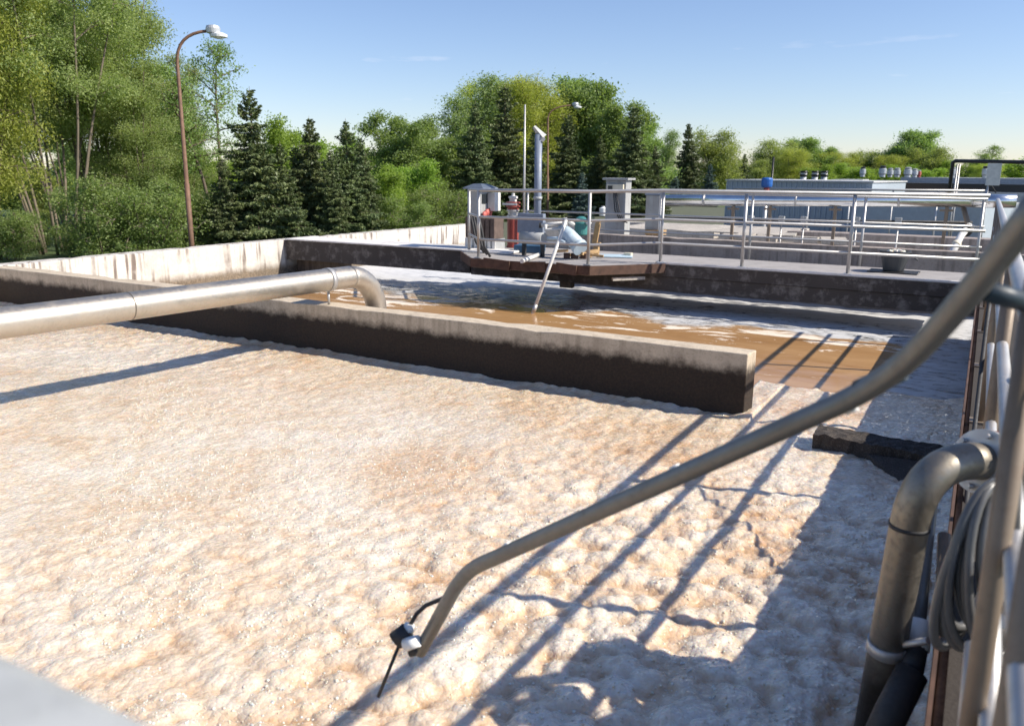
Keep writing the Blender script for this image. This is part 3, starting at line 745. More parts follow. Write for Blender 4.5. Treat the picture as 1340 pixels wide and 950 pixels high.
# boxes added out of frame behind the railing to shade the foam
cb = thing('shadow_box', 'unseen grey box added behind the near railing to shade the foam', 'cabinet', (0.45, 3.1, 0.02))
MB().box(0.32, 0.6, 3.17, 3.46, 0.12, 0.86).build('housing', 'greybox', cb, bevel=0.01)
MB().box(0.33, 0.58, 2.86, 3.167, 0.12, 0.53).build('lower_shadow_box', 'greybox', cb, bevel=0.01)  # lower step added to fill gaps in the shadow on the foam
MB().box(0.36, 0.4, 3.2, 3.24, 0.021, 0.118).build('leg', 'galv', cb); MB().box(0.36, 0.4, 3.38, 3.42, 0.021, 0.118).build('leg', 'galv', cb)
pts = [Vector((0.29, 2.98 + 0.15 * math.cos(t), 0.74 + 0.2 * math.sin(t))) for t in (i / 40 * 2 * PI for i in range(81))]
pts = [p + Vector((0.0006 * i, 0, 0)) for i, p in enumerate(pts)]
tag(MB().tube(pts, 0.035, 10).build('shadow_hose', 'rubber', loc=(0.3, 2.98, 0.5)), 'thick dark hose loop out of view, added for its ring shadow', 'hose')  # unseen loop, added so a ring of shadow falls on the foam

# black crusted ledge by the right wall
lg = thing('weir_ledge', 'black crusted ledge sticking out of the right wall into the foam', 'ledge', (-0.4, 6.2, -0.5))
xs_ = np.linspace(-0.95, 0.015, 26); 
def crusty(x0, x1, y0, y1, z0, z1, seed, n=26, mk=10, taper=0.0):
    r2 = random.Random(seed); mb = MB(); vs = []; fs = []
    secs = []
    for i in range(n):
        x = x0 + (x1 - x0) * i / (n - 1); ring = []
        for k in range(mk * 2):
            if k < mk: y = y0 + (y1 - y0) * k / (mk - 1); z = z1 + r2.uniform(-.006, .012)
            else: y = y1 - (y1 - y0) * (k - mk) / (mk - 1); z = z0
            ring.append((x + r2.uniform(-.006, .006), y + taper * (i / (n - 1)) + r2.uniform(-.01, .01), z + r2.uniform(-.006, .006)))
        secs.append(ring)
    m2 = mk * 2
    for r3 in secs: vs += r3
    for i in range(n - 1):
        for k in range(m2): fs.append((i * m2 + k, i * m2 + (k + 1) % m2, (i + 1) * m2 + (k + 1) % m2, (i + 1) * m2 + k))
    fs.append(tuple(range(m2))); fs.append(tuple(range((n - 1) * m2 + m2 - 1, (n - 1) * m2 - 1, -1)))
    return mb.add(vs, fs)
crusty(-0.93, 0.01, 6.28, 6.55, -0.62, -0.44, 4, taper=-0.12).build('board', 'crust', lg)
MB().add([(-.55, 6.2, -.5), (.012, 6.14, -.47), (.012, 5.5, -.6), (-.1, 5.6, -.6), (-.55, 6.2, -.62), (.012, 6.14, -.62), (.012, 5.5, -.7), (-.1, 5.6, -.7)], [(0, 3, 2, 1), (4, 5, 6, 7), (0, 4, 7, 3), (3, 7, 6, 2), (0, 1, 5, 4), (1, 2, 6, 5)]).build('flap', 'crust', lg, bevel=.01)

# ------------------------------------------------------------------ platform equipment
def box_thing(name, label, cat, mat, x0, x1, y0, y1, z0, z1, rot=0, bevel=0.008, group=None):
    return tag(MB().box(x0, x1, y0, y1, z0, z1, rot).build(name, mat, loc=((x0 + x1) / 2, (y0 + y1) / 2, z0), bevel=bevel), label, cat, group)
# control cabinet
b0 = P(627, 322, 15.9); X0, Y0 = b0.x, b0.y
cc_ = thing('control_cabinet', 'grey control post with screen, white side box and dark roof at the platform corner', 'cabinet', (X0, Y0, 0))
MB().box(X0 - .13, X0 + .13, Y0 - .16, Y0 + .16, 0.004, 1.12).build('post', 'greybox', cc_, bevel=.008)
MB().prism([(X0 - .2, Y0 - .26), (X0 + .24, Y0 - .26), (X0 + .24, Y0 + .3), (X0 - .2, Y0 + .3)], 1.13, 1.15).build('roof_base', 'greyblue', cc_)
mb = MB(); mb.add([(X0 - .2, Y0 - .26, 1.152), (X0 + .24, Y0 - .26, 1.152), (X0 + .24, Y0 + .3, 1.152), (X0 - .2, Y0 + .3, 1.152), (X0 - .06, Y0 - .1, 1.225), (X0 + .1, Y0 - .1, 1.225), (X0 + .1, Y0 + .12, 1.225), (X0 - .06, Y0 + .12, 1.225)], [(0, 1, 5, 4), (1, 2, 6, 5), (2, 3, 7, 6), (3, 0, 4, 7), (4, 5, 6, 7), (3, 2, 1, 0)])
mb.build('roof', 'roofdark', cc_)
MB().box(X0 + .133, X0 + .142, Y0 - .12, Y0 + .06, .86, 1.04).build('screen', 'screen', cc_)
MB().box(X0 + .14, X0 + .30, Y0 + .08, Y0 + .3, .72, 1.06).build('side_box', 'white', cc_, bevel=.008)
sg = MB().box(X0 + .134, X0 + .144, Y0 - .12, Y0 + .06, .42, .6).build('notice', 'plastic', cc_)
MB().box(X0 + .145, X0 + .149, Y0 - .085, Y0 + .025, .45, .57).build('pictogram', 'signblue', sg)
for (dy, z) in ((-.1, .66), (.0, .7), (.09, .66), (.12, .73)):
    MB().lathe((X0 + .145, Y0 + dy, z), [(.02, 0), (.06, .02), (.06, .05), (.02, .07)], 12, axis=(1, 0, 0)).build('button', 'pink', cc_)
mb = MB()
for k in range(4):
    y = Y0 - .1 + k * .06
    mb.tube([(X0 + .15, y, .65), (X0 + .2, y + .02, .4), (X0 + .16, y + .05, .15), (X0 + .2, y, .02)], .009, 6)
mb.build('cable', 'rubber', cc_)
# slatted crate + white crate beside it
b1 = P(634, 324, 15.8)
cr_ = thing('slatted_crate', 'brown slatted wooden crate beside the control post', 'crate', (b1.x, b1.y, 0))
mb = MB()
for k in range(6): mb.box(b1.x - .3 + k * .11, b1.x - .22 + k * .11, b1.y - .2, b1.y - .18, .23, .62)
mb.build('slats', 'brownwood', cr_); MB().box(b1.x - .3, b1.x + .33, b1.y - .175, b1.y + .15, .23, .6).build('body', 'brownwood', cr_)
w_ = thing('plastic_crate', 'white plastic crate under the brown slatted crate', 'crate', (b1.x, b1.y, 0))
mb = MB()
for k in range(7): mb.box(b1.x - .3 + k * .1, b1.x - .24 + k * .1, b1.y - .22, b1.y - .2, .03, .2)
mb.box(b1.x - .3, b1.x + .36, b1.y - .22, b1.y - .2, .004, .03); mb.box(b1.x - .3, b1.x + .36, b1.y - .22, b1.y - .2, .2, .225)
mb.build('front', 'white', w_); MB().box(b1.x - .3, b1.x + .36, b1.y - .195, b1.y + .15, .004, .222).build('body', 'greybox', w_)
# black hoses hanging on left rail
mb = MB()
for k in range(4):
    t = k / 3; x = -8.2 + .7 * t; y = 12.98 - .84 * t
    mb.tube([(x, y + .03, .7), (x + .05, y + .05, .45), (x + .12, y + .02, .2), (x + .2, y - .02 + .1, .03)], .022, 7)
tag(mb.build('black_hose', 'rubber', loc=(-7.9, 12.6, 0.1)), 'black hoses draped over the left rail of the platform', 'hose')
# red column
b1 = next(q for q in (PZ(671, 316 + .5 * i, 0.0) for i in range(60)) if q.y < 14.35)
rc = thing('red_column', 'red cylindrical valve column with banded flanges and a white cap on the walkway', 'valve column', b1)
MB().lathe(b1, [(.13, .004), (.13, .03), (.112, .03), (.112, .58)], 20).build('lower_body', 'red', rc)
MB().lathe(b1 + Vector((0, 0, .582)), [(.125, 0), (.125, .04), (.1, .04), (.1, .12), (.125, .12), (.125, .15)], 20).build('flange', 'galv', rc)
MB().lathe(b1 + Vector((0, 0, .734)), [(.108, 0), (.108, .05), (.14, .05), (.14, .075), (.108, .075), (.108, .12), (.14, .12), (.14, .145), (.09, .15)], 20).build('upper_body', 'red', rc)
MB().lathe(b1 + Vector((0, 0, .886)), [(.07, 0), (.07, .06), (.09, .06), (.09, .1), (.03, .11), (.03, .16)], 16).build('cap', 'white', rc)
MB().box(b1.x - .16, b1.x + .16, b1.y - .145, b1.y - .135, .82, .86).build('band', 'white', rc)
# pump unit
b1 = P(725, 325, 14.4)
pu = thing('pump_unit', 'pump unit with grey blue panel, pale slanted cylinder, white pipes and teal motor', 'pump', (b1.x, b1.y, 0))
pA = P(695, 320, 14.9)
MB().box(pA.x - .27, pA.x + .27, pA.y - .05, pA.y + .05, .38, .73, RAD(-4)).build('panel', 'greyblue', pu, bevel=.01)
MB().tube([P(684, 311, 14.7), P(712, 313, 14.4)], .11, 20).build('drum', 'greybox', pu)
for q in (P(686, 318, 14.7), P(710, 320, 14.4)): MB().box(q.x - .03, q.x + .03, q.y - .03, q.y + .03, .006, .22).build('stand', 'rubber', pu)
MB().tube([P(735, 298, 14.4), P(744, 308, 14.25), P(758, 323, 14.05)], [.085, .125, .13], 24).build('cylinder', 'pumpblue', pu)
MB().tube([P(757, 322, 14.06), P(760, 325.5, 14.02)], .142, 24).build('end_flange', 'pumpblue', pu)
tm = P(760, 308, 14.7)
mt = MB().lathe(tm, [(.1, 0), (.115, .02), (.115, .2), (.125, .2), (.125, .225), (.1, .235), (.09, .3), (.04, .33)], 20).build('motor', 'teal', pu)
MB().lathe(P(768, 291, 14.6), [(.03, 0), (.045, .01), (.045, .09), (.03, .1)], 12, axis=(.8, -.6, 0)).build('gland', 'plastic', mt)
MB().tube([P(706, 295, 14.5), P(738, 292.5, 14.3)], .036, 14).build('white_pipe', 'white', pu)
MB().tube([P(714, 294, 14.4), P(714, 301, 14.4), P(737, 300, 14.25)], .032, 14).build('white_pipe', 'white', pu)
MB().tube([P(740, 287, 14.2), P(751, 294, 14.3)], .03, 12).build('white_pipe', 'white', pu)
MB().tube([P(739, 286, 14.2), P(739, 296, 14.2)], .045, 14).build('tee', 'white', pu)
MB().lathe(P(707, 295, 14.5), [(.05, -.02), (.05, .02)], 12, axis=(-1, -.4, 0)).build('end_cap', 'rubber', pu)
mb = MB()
for (px_, py_) in ((742, 322), (752, 329), (764, 331)):
    q = P(px_, py_, 14.2); mb.box(q.x - .05, q.x + .05, q.y - .04, q.y + .04, .006, .1, rnd.uniform(0, 1))
mb.build('foot', 'rust', pu)
MB().tube([P(716, 312, 14.3), P(730, 312, 14.25), P(740, 318, 14.1)], .03, 12).build('manifold', 'pumpblue', pu)
# lance
l0 = P(741, 288, 13.2); l1 = PZ(697, 411, WZ - .03)
ln_ = thing('lance', 'long white pole leaning from the platform down into the brown water', 'pole', l1)
MB().tube([l1, l1 + (l0 - l1) * 1.0], .028, 12).build('shaft', 'white', ln_)
MB().tube([l1 + (l0 - l1) * .02, l1 + (l0 - l1) * .1], .034, 12).build('ferrule', 'galv', ln_)
# small things on the platform floor
q = PZ(700, 330, .0); box_thing('tray', 'dark blue tray on the platform floor below the grey blue panel', 'tray', 'darkblue', q.x - .32, q.x + .18, q.y - .3, q.y + .15, .008, .14, RAD(15))
tag(MB().tube([PZ(683, 342, .05), PZ(706, 333, .05)], .035, 14).build('short_pipe', 'white', loc=PZ(690, 338, .05)), 'short pale pipe with dark end lying on the platform edge', 'pipe')
q = PZ(652, 331, .0); box_thing('floor_plate', 'light flat plate lying at the left end of the platform', 'plate', 'lip', q.x - .62, q.x + .34, q.y - .28, q.y + .3, .008, .045, RAD(2))
q = PZ(806, 336, .0); box_thing('floor_sheet', 'pale blue sheet lying on the walkway by the corner post', 'sheet', 'paleblue', q.x - .3, q.x + .3, q.y - .25, q.y + .2, .006, .025, RAD(20))
q = PZ(822, 336, .0); box_thing('cream_block', 'small cream block beside the pale blue sheet', 'block', 'cream', q.x - .07, q.x + .07, q.y - .05, q.y + .05, .006, .07)
mb = MB(); c = PZ(756, 337, 0.0)
for k in range(9):
    x = c.x + rnd.uniform(-.45, .3); y = c.y + rnd.uniform(-.2, .3); l = rnd.uniform(.1, .25)
    mb.box(x - l, x + l, y - .025, y + .025, .008 + k * .008, .04 + k * .01, rnd.uniform(0, 3), Matrix.Rotation(rnd.uniform(-.12, .12), 3, 'Y'))
struct(mb.build('debris', 'wood', loc=c), 'stuff')
b1 = P(780, 318, 15.0)
mb = MB().box(b1.x - .05, b1.x + .05, b1.y - .02, b1.y + .02, .2, .56, 0, Matrix.Rotation(.16, 3, 'Y')); mb.box(b1.x - .06, b1.x + .09, b1.y - .03, b1.y + .03, .16, .22)
mb.box(b1.x - .01, b1.x + .06, b1.y - .025, b1.y + .02, .5, .62, 0, Matrix.Rotation(.4, 3, 'Y')); mb.box(b1.x - .04, b1.x + .06, b1.y - .035, b1.y + .035, .006, .16)
tag(mb.build('timber_offcut', 'wood', loc=(b1.x, b1.y, .01), bevel=.006), 'yellow brown timber offcut standing behind the corner post', 'timber')
# davit post and thin mast
b1 = P(703, 300, 15.6); 
dv = thing('davit_post', 'blue grey davit post with tilted head rising above the pump', 'post', (b1.x, b1.y, 0))
MB().tube([(b1.x, b1.y, .004), (b1.x, b1.y, 2.12)], .068, 20).build('post', 'greyblue', dv)
MB().tube([(b1.x, b1.y, .95), (b1.x, b1.y, 1.0)], .085, 20).build('collar', 'greybox', dv)
h0 = Vector((b1.x, b1.y, 2.06)); rgt = Vector((RT[0], RT[1], 0)).normalized()
mb = MB().tube([h0 + rgt * .08 + Vector((0, 0, -.0)), h0 - rgt * .09 + Vector((0, 0, .2))], [.085, .03], 4, smooth=False); mb.build('head', 'greybox', dv)
MB().lathe(h0 + rgt * .07 + Vector((0, 0, -.02)), [(.05, -.06), (.05, .06)], 14, axis=(FW[0], FW[1], 0)).build('pulley', 'galv', dv)
b1 = P(686, 270, 16.0)
tag(MB().tube([(b1.x, b1.y, .004), (b1.x - .01, b1.y, 2.68)], [.026, .016], 10).build('mast', 'galv', loc=(b1.x, b1.y, 0)), 'thin light mast left of the davit post', 'mast')
# concrete cabinets on the parapet
b1 = P(808.5, 303, 17.2); X0, Y0 = b1.x, b1.y
k1 = thing('concrete_cabinet', 'tall pale concrete cabinet with flat cap, cream meter box and hanging cables', 'cabinet', (X0, Y0, -.2))
MB().prism([(X0 - .25, Y0 - .12), (X0 + .2, Y0 - .14), (X0 + .2, Y0 + .16), (X0 - .25, Y0 + .16)], -1.1, 1.3).build('body', 'cab', k1, bevel=.01)
MB().prism([(X0 - .3, Y0 - .2), (X0 + .26, Y0 - .2), (X0 + .26, Y0 + .22), (X0 - .3, Y0 + .22)], 1.303, 1.345).build('cap', 'cab', k1, bevel=.006)
MB().box(X0 - .2, X0 + .16, Y0 - .2, Y0 - .143, 1.06, 1.22).build('meter_box', 'cream', k1, bevel=.005)
MB().box(X0 - .17, X0 - .07, Y0 - .207, Y0 - .202, 1.1, 1.19).build('window', 'screen', k1)
for k in range(3):
    MB().tube([(X0 - .05 + k * .03, Y0 - .19, 1.06), (X0 + .0 + k * .05, Y0 - .2, .7), (X0 + .12 + k * .04, Y0 - .2, .5), (X0 + .28, Y0 - .19, .46)], .012, 6).build('cable', 'rubber', k1)
b1 = P(855, 302, 17.3); X0, Y0 = b1.x, b1.y
k2 = thing('small_cabinet', 'small pale cabinet with grey lid on a timber block beside the tall cabinet', 'cabinet', (X0, Y0, -.2))
MB().box(X0 - .15, X0 + .15, Y0 - .12, Y0 + .12, .3, 1.0).build('body', 'cab', k2, bevel=.008)
MB().box(X0 - .17, X0 + .17, Y0 - .14, Y0 + .14, 1.003, 1.04).build('lid', 'greyblue', k2, bevel=.005)
MB().box(X0 - .12, X0 + .24, Y0 - .16, Y0 + .14, .2, .297).build('block', 'wood', k2)
MB().box(X0 - .12, X0 - .06, Y0 - .1, Y0 + .1, -1.1, .197).build('foot', 'oldwall', k2); MB().box(X0 + .06, X0 + .12, Y0 - .1, Y0 + .1, -1.1, .197).build('foot', 'oldwall', k2)
q = PZ(789, 283, .14)
tag(MB().lathe(q, [(.1, .004), (.11, .02), (.12, .24), (.05, .27), (.05, .3)], 16).build('canister', 'plastic', loc=q), 'white plastic canister on the slab left of the concrete cabinet', 'canister')
# bucket on the walkway
q = PZ(1169, 353.5, .03)
bk = thing('bucket', 'dark bucket heaped with pale scum on the walkway near its right end', 'bucket', (q.x, q.y, .005))
mb = MB(); mb.lathe((q.x, q.y, .027), [(.15, 0), (.21, .27), (.222, .27), (.222, .3), (.205, .3), (.2, .25)], 26); mb.build('shell', 'bucket', bk)
r5 = random.Random(5); mb = MB()
for k in range(14):
    a_ = r5.uniform(0, 2 * PI); d_ = r5.uniform(0, .13); s_ = r5.uniform(.04, .07)
    mb.lathe((q.x + d_ * math.cos(a_), q.y + d_ * math.sin(a_), .27), [(s_ * .6, -.02), (s_, .01), (s_ * .9, .04), (s_ * .5, .065), (.004, .075)], 9)
mb.build('contents', 'foam', bk, smooth=True)
MB().tube([(q.x + .21, q.y, .3), (q.x + .29, q.y - .02, .22), (q.x + .33, q.y - .03, .2)], .012, 8).build('handle', 'bucket', bk)
box_thing('drip_mat', 'flat black mat under the bucket', 'mat', 'black', q.x - .34, q.x + .36, q.y - .26, q.y + .2, .004, .018, RAD(-2), .003)

# ------------------------------------------------------------------ pipework beyond the walkway
pl = thing('insulated_pipe', 'long silver clad pipe running level behind the walkway railing', 'pipe', (-2, 18, 0.9))
s0 = P(848, 262, 18.9); s1 = P(1276, 263.3, 15.7); s2 = P(1330, 263.5, 15.4)
MB().tube([s0, s1], .117, 28).build('cladding', 'silver', pl)
MB().tube([s1 - (s1 - s0).normalized() * .02, s2], .124, 28).build('sleeve', 'silver', pl)
for k in (0.2, 0.5, 0.8):
    c = s0 + (s1 - s0) * k; dd = (s1 - s0).normalized()
    MB().tube([c - dd * .02, c + dd * .02], .121, 28).build('joint_band', 'galv', pl)
for k in (0.03, 0.3, 0.42, 0.62, 0.93):
    c = s0 + (s1 - s0) * k
    MB().box(c.x - .03, c.x + .03, c.y - .03, c.y + .03, -1.2, c.z - .12).build('support', 'galv_brown', pl)
    MB().box(c.x - .12, c.x + .12, c.y - .035, c.y + .035, c.z - .2, c.z - .16).build('crossbar', 'galv_brown', pl)
pv = thing('conduit_run', 'thin dark conduit with small junction fittings under the silver pipe', 'conduit', (-3, 18.4, .5))
MB().tube([s0 + Vector((.2, .3, -.42)), s1 + Vector((0, .3, -.42))], .03, 10).build('tube', 'rubber', pv)
for k in (.35, .45, .52, .68, .8):
    c = s0 + (s1 - s0) * k + Vector((0, .28, -.42)); MB().box(c.x - .06, c.x + .06, c.y - .05, c.y + .05, c.z - .1, c.z + .08).build('fitting', 'greybox', pv)
    MB().tube([c + Vector((0, 0, -.1)), c + Vector((0, 0, -1.3))], .018, 8).build('leg', 'galv', pv)
dp = thing('discharge_pipe', 'pale pipe with black flange pointing down toward the walkway at the right', 'pipe', P(1262, 305, 15.2))
MB().tube([P(1268, 296, 15.6), P(1258, 308, 15.1), P(1245, 333, 14.4)], .06, 18).build('tube', 'white', dp)
MB().tube([P(1267, 300, 15.5), P(1264, 303.5, 15.35)], .1, 18).build('flange', 'rubber', dp)
MB().tube([P(1261, 272, 15.9), P(1268, 297, 15.62)], .05, 14).build('riser', 'galv_brown', dp)
MB().tube([P(1252, 319, 14.75), P(1250.5, 322.5, 14.68)], .075, 18).build('ring', 'cream', dp)
MB().tube([P(1245, 332, 14.45), P(1241, 347, 14.3)], .012, 8).build('drip_tube', 'wood', dp)

# low clad tank and long building with roof vents
def far_box(name, label, cat, mat, pxl, pxr, ytop, dl, dr, depth, z0=-1.2):
    a_ = P(pxl, ytop, dl); b_ = P(pxr, ytop, dr); zt = (a_.z + b_.z) / 2
    d_ = Vector((b_.x - a_.x, b_.y - a_.y, 0)).normalized(); n_ = Vector((-d_.y, d_.x, 0)) * depth
    o = thing(name, label, cat, (a_.x, a_.y, z0))
    poly = [(a_.x, a_.y), (b_.x, b_.y), (b_.x + n_.x, b_.y + n_.y), (a_.x + n_.x, a_.y + n_.y)]
    MB().prism(poly, z0, zt).build('wall', mat, o)
    return o, a_, b_, d_, n_, zt
o, a_, b_, d_, n_, zt = far_box('clad_tank', 'low tank clad in ribbed blue grey sheet behind the silver pipe', 'tank', 'clad', 952, 1142, 238, 31, 28, 5)
mb = MB(); ln = (b_ - a_).xy.length; nn = int(ln / .18)
for k in range(nn):
    c = a_ + (b_ - a_) * (k / nn); mb.box(c.x - .02, c.x + .02, c.y - .05, c.y - .003, -1.2, zt - .02, math.atan2(d_.y, d_.x))
mb.build('ribs', 'clad', o)
o4, a4, b4, d4, n4, zt4 = far_box('low_tank', 'lower grey blue clad tank hidden mostly behind the silver pipe', 'tank', 'clad', 1120, 1290, 268, 26.5, 24, 4)
MB().prism([(a4.x, a4.y), (b4.x, b4.y), ((b4 + n4).x, (b4 + n4).y), ((a4 + n4).x, (a4 + n4).y)], zt4 + .003, zt4 + .04).build('lid', 'roofgrey', o4)
mb = MB().prism([((a_ - d_ * .05 - n_.normalized() * .08).x, (a_ - d_ * .05 - n_.normalized() * .08).y), ((b_ + d_ * .05 - n_.normalized() * .08).x, (b_ + d_ * .05 - n_.normalized() * .08).y), ((b_ + n_ + d_ * .05).x, (b_ + n_).y), ((a_ + n_ - d_ * .05).x, (a_ + n_).y)], zt + .003, zt + .05); mb.build('lid', 'roofgrey', o)
c = a_ + (b_ - a_) * .8
o, a2_, b2_, d2_, n2_, zt2 = far_box('brick_hut', 'small pale brick hut end beside the clad tank', 'hut', 'brick', 1092, 1126, 237, 36, 35.5, 3)
MB().prism([((a2_ - d2_ * .1).x, (a2_ - d2_ * .1).y - .1), ((b2_ + d2_ * .1).x, (b2_ + d2_ * .1).y - .1), ((b2_ + n2_).x, (b2_ + n2_).y), ((a2_ + n2_).x, (a2_ + n2_).y)], zt2 + .003, zt2 + .06).build('roof', 'roofgrey', o)
o, a3, b3, d3, n3, zt3 = far_box('long_building', 'long low building with black wall band and pale flat roof behind the pipes', 'building', 'blackpipe', 1122, 1420, 240.5, 40, 33, 12)
f3 = -n3.normalized()
MB().prism([((a3 + f3 * .35).x, (a3 + f3 * .35).y), ((b3 + f3 * .35).x, (b3 + f3 * .35).y), ((b3 + f3 * .01).x, (b3 + f3 * .01).y), ((a3 + f3 * .01).x, (a3 + f3 * .01).y)], -1.2, zt3 - .33).build('plinth', 'roofgrey', o)
rf0 = a3 + n3 * .3 + d3 * .4; rf1 = b3 + n3 * .3
MB().prism([(rf0.x, rf0.y), (rf1.x, rf1.y), (rf1.x + n3.x * .65, rf1.y + n3.y * .65), (rf0.x + n3.x * .65, rf0.y + n3.y * .65)], zt3 + .003, zt3 + .24).build('roof', 'roofgrey', o)
roofz = zt3 + .24
# roof vents
def roof_vent(px_, d_, h, r, mat, label, striped=False, zb=None):
    c = P(px_, 235, d_); zb = roofz if zb is None else zb; h *= .78; r *= .72
    t = thing('roof_vent', label, 'vent', (c.x, c.y, zb), 'roof vents along the long building')
    b = Vector((c.x, c.y, zb + .003))
    MB().lathe(b, [(r * .75, 0), (r * .75, h * .2), (r, h * .3), (r, h * .72), (r * .7, h * .78)], 14).build('body', mat, t)
    MB().lathe(b + Vector((0, 0, h * .79)), [(r * .5, 0), (r * .8, .01), (r * .8, h * .16), (r * .4, h * .21)], 14).build('cap', 'blackpipe' if striped else 'greybox', t)
    return t
VL = [(1128, 41, .62, .2, 'ventgrey', 'single grey roof vent furthest left on the long building', True), (1154, 40, .68, .25, 'ventgrey', 'large grey roof vent with dark cap, first of the clustered row', True),
      (1164, 40.5, .55, .2, 'ventgrey', 'grey roof vent just right of the large dark capped one', False), (1173, 40, .56, .22, 'ventgrey', 'third grey roof vent of the clustered row', False),
      (1187, 39, .6, .25, 'ventgrey', 'wide pale roof vent in the middle of the row', False), (1196, 39.5, .52, .2, 'ventgrey', 'small pale roof vent right of the wide one', False),
      (1202, 40, .44, .13, 'pink', 'narrow reddish roof vent at the end of the row', False), (1246, 38, .62, .16, 'ventgrey', 'slim roof vent just right of the black pipe frame upright', False),
      (1288, 36, .66, .18, 'ventgrey', 'roof vent with dark cap left of the white board', True)]
for a in VL: roof_vent(*a)
for i, (px_, t_) in enumerate(((1051, 'leftmost'), (1066, 'middle'), (1078, 'rightmost'))):
    c = P(px_, 236, 44); b = Vector((c.x, c.y, -1.2)); top = P(px_, 224, 44).z
    t = thing('vent_stack', t_ + ' of three thin black and white stacks behind the clad tank', 'stack', b, 'thin stacks behind the clad tank')
    MB().tube([b, Vector((c.x, c.y, top - .28))], .16, 12).build('body', 'ventgrey', t)
    MB().tube([Vector((c.x, c.y, top - .277)), Vector((c.x, c.y, top - .17))], .2, 12).build('band', 'blackpipe', t)
    MB().tube([Vector((c.x, c.y, top - .167)), Vector((c.x, c.y, top - .1))], .17, 12).build('neck', 'plastic', t)
    MB().tube([Vector((c.x, c.y, top - .097)), Vector((c.x, c.y, top))], .19, 12).build('cap', 'blackpipe', t)
# black pipe frame with board
fd_ = 24.0
bf = thing('pipe_goalpost', 'black goalpost shaped pipe frame beyond the right end of the walkway', 'frame', P(1242, 250, fd_))
g0 = P(1242, 252, fd_); g1 = P(1245, 211, fd_); g2 = P(1420, 214, fd_ - 3)
MB().tube([Vector((g0.x, g0.y, -1.2)), Vector((g0.x, g0.y, g1.z - .05)), Vector((g0.x, g0.y, g1.z)) + (g2 - g1).normalized() * .08, g2], .055, 14).build('frame', 'blackpipe', bf)
MB().tube([Vector((g0.x, g0.y, .98)), Vector((g0.x, g0.y, 1.08))], .1, 14).build('flange', 'rust', bf)
for px_ in (1253, 1256):
    u0 = P(px_, 215, fd_ - .3); MB().tube([Vector((u0.x, u0.y, -1.2)), u0], .025, 8).build('stay', 'galv', bf)
bdp = P(1300, 230, fd_ - 1.2)
bo = thing('notice_board', 'plain white board on a thin leg below the black pipe frame', 'board', (bdp.x, bdp.y, -1.2))
zt_, zb_ = P(1300, 214, fd_ - 1.2).z, P(1300, 243, fd_ - 1.2).z
MB().box(bdp.x - .17, bdp.x + .17, bdp.y - .015, bdp.y + .015, zb_, zt_).build('panel', 'white', bo, bevel=.004)
MB().tube([(bdp.x - .1, bdp.y + .03, -1.2), (bdp.x - .1, bdp.y + .03, zt_)], .025, 8).build('leg', 'galv', bo)
MB().tube([(bdp.x + .12, bdp.y + .03, zb_ - .2), (bdp.x - .12, bdp.y + .03, zb_ + .15)], .015, 8).build('brace', 'rubber', bo)
# blue actuator
bm_ = P(1003, 248, 24.0)
av = thing('valve_actuator', 'blue valve actuator on a red body above the silver pipe', 'valve', (bm_.x, bm_.y, -1.2))
MB().lathe((bm_.x, bm_.y, P(1003, 246, 24).z), [(.1, 0), (.15, .03), (.16, .09), (.16, .24), (.13, .28), (.05, .29)], 18).build('actuator', 'blue', av)
MB().lathe((bm_.x, bm_.y, P(1003, 253, 24).z), [(.2, 0), (.2, .06), (.08, .06), (.08, .16)], 16).build('body', 'red', av)
MB().tube([(bm_.x, bm_.y, -1.2), (bm_.x, bm_.y, P(1003, 253, 24).z)], .06, 12).build('stem', 'galv', av)
MB().box(bm_.x - .35, bm_.x + .1, bm_.y - .06, bm_.y + .06, P(1003, 253, 24).z - .02, P(1003, 251, 24).z).build('arm', 'rust', av)
c = P(1010, 236, 26)
tag(MB().tube([(c.x, c.y, -1.2), (c.x, c.y, P(1010, 206, 26).z)], .03, 8).build('pipe_post', 'blackpipe', loc=(c.x, c.y, -1.2)), 'thin dark post standing behind the blue actuator', 'post')
hw = thing('catwalk_railing', 'thin horizontal rail with short posts in front of the clad tank', 'railing', P(1050, 248, 25))
h0, h1 = P(960, 247, 26), P(1290, 250, 22.5)
MB().tube([h0, h1], .03, 10).build('top_rail', 'galv', hw)
for k in range(7):
    c = h0 + (h1 - h0) * (k / 6); MB().tube([Vector((c.x, c.y, -1.2)), c], .025, 8).build('post', 'galv', hw)

# ------------------------------------------------------------------ street lamps
def lamp(px_base, px_top, py_arm, px_head, py_head, d, label, lean=0.0):
    top = P(px_top, py_arm, d); base = P(px_base, 322, d); base = Vector((base.x, base.y, GZ))
    head = P(px_head, py_head, d)
    t = thing('street_lamp', label, 'street lamp', base, 'street lamps')
    elbow = Vector((top.x, top.y, head.z - (head.z - top.z) * .1))
    pts = [base, base + (top - base) * .45, base + (top - base) * .451] + [top] + arc(elbow, top, head, 8)[1:]
    MB().tube(pts, [.065, .062, .05, .042] + [.036] * 8, 12).build('pole', 'rustlamp', t)
    dr = Vector((head.x - top.x, head.y - top.y, 0)).normalized()
    hz = head
    hd = MB().lathe(hz - Vector((0, 0, .06)) + dr * .12, [(.1, 0), (.16, .02), (.17, .12), (.15, .18), (.06, .2)], 18); hd.build('housing', 'lampgrey', t)
    MB().lathe(hz - Vector((0, 0, .15)) + dr * .24, [(.06, -.02), (.2, .02), (.21, .08), (.12, .12)], 18).build('lens', 'lens', t)
    return t
lamp(251, 232, 84, 272, 41, 20, 'rusty street lamp in front of the tall trees at the left')
lamp(716, 717, 156, 750, 138, 43, 'rusty street lamp among the spruces behind the platform')
lamp(920, 919, 190, 940, 178, 76, 'small distant street lamp beside a pointed spruce')
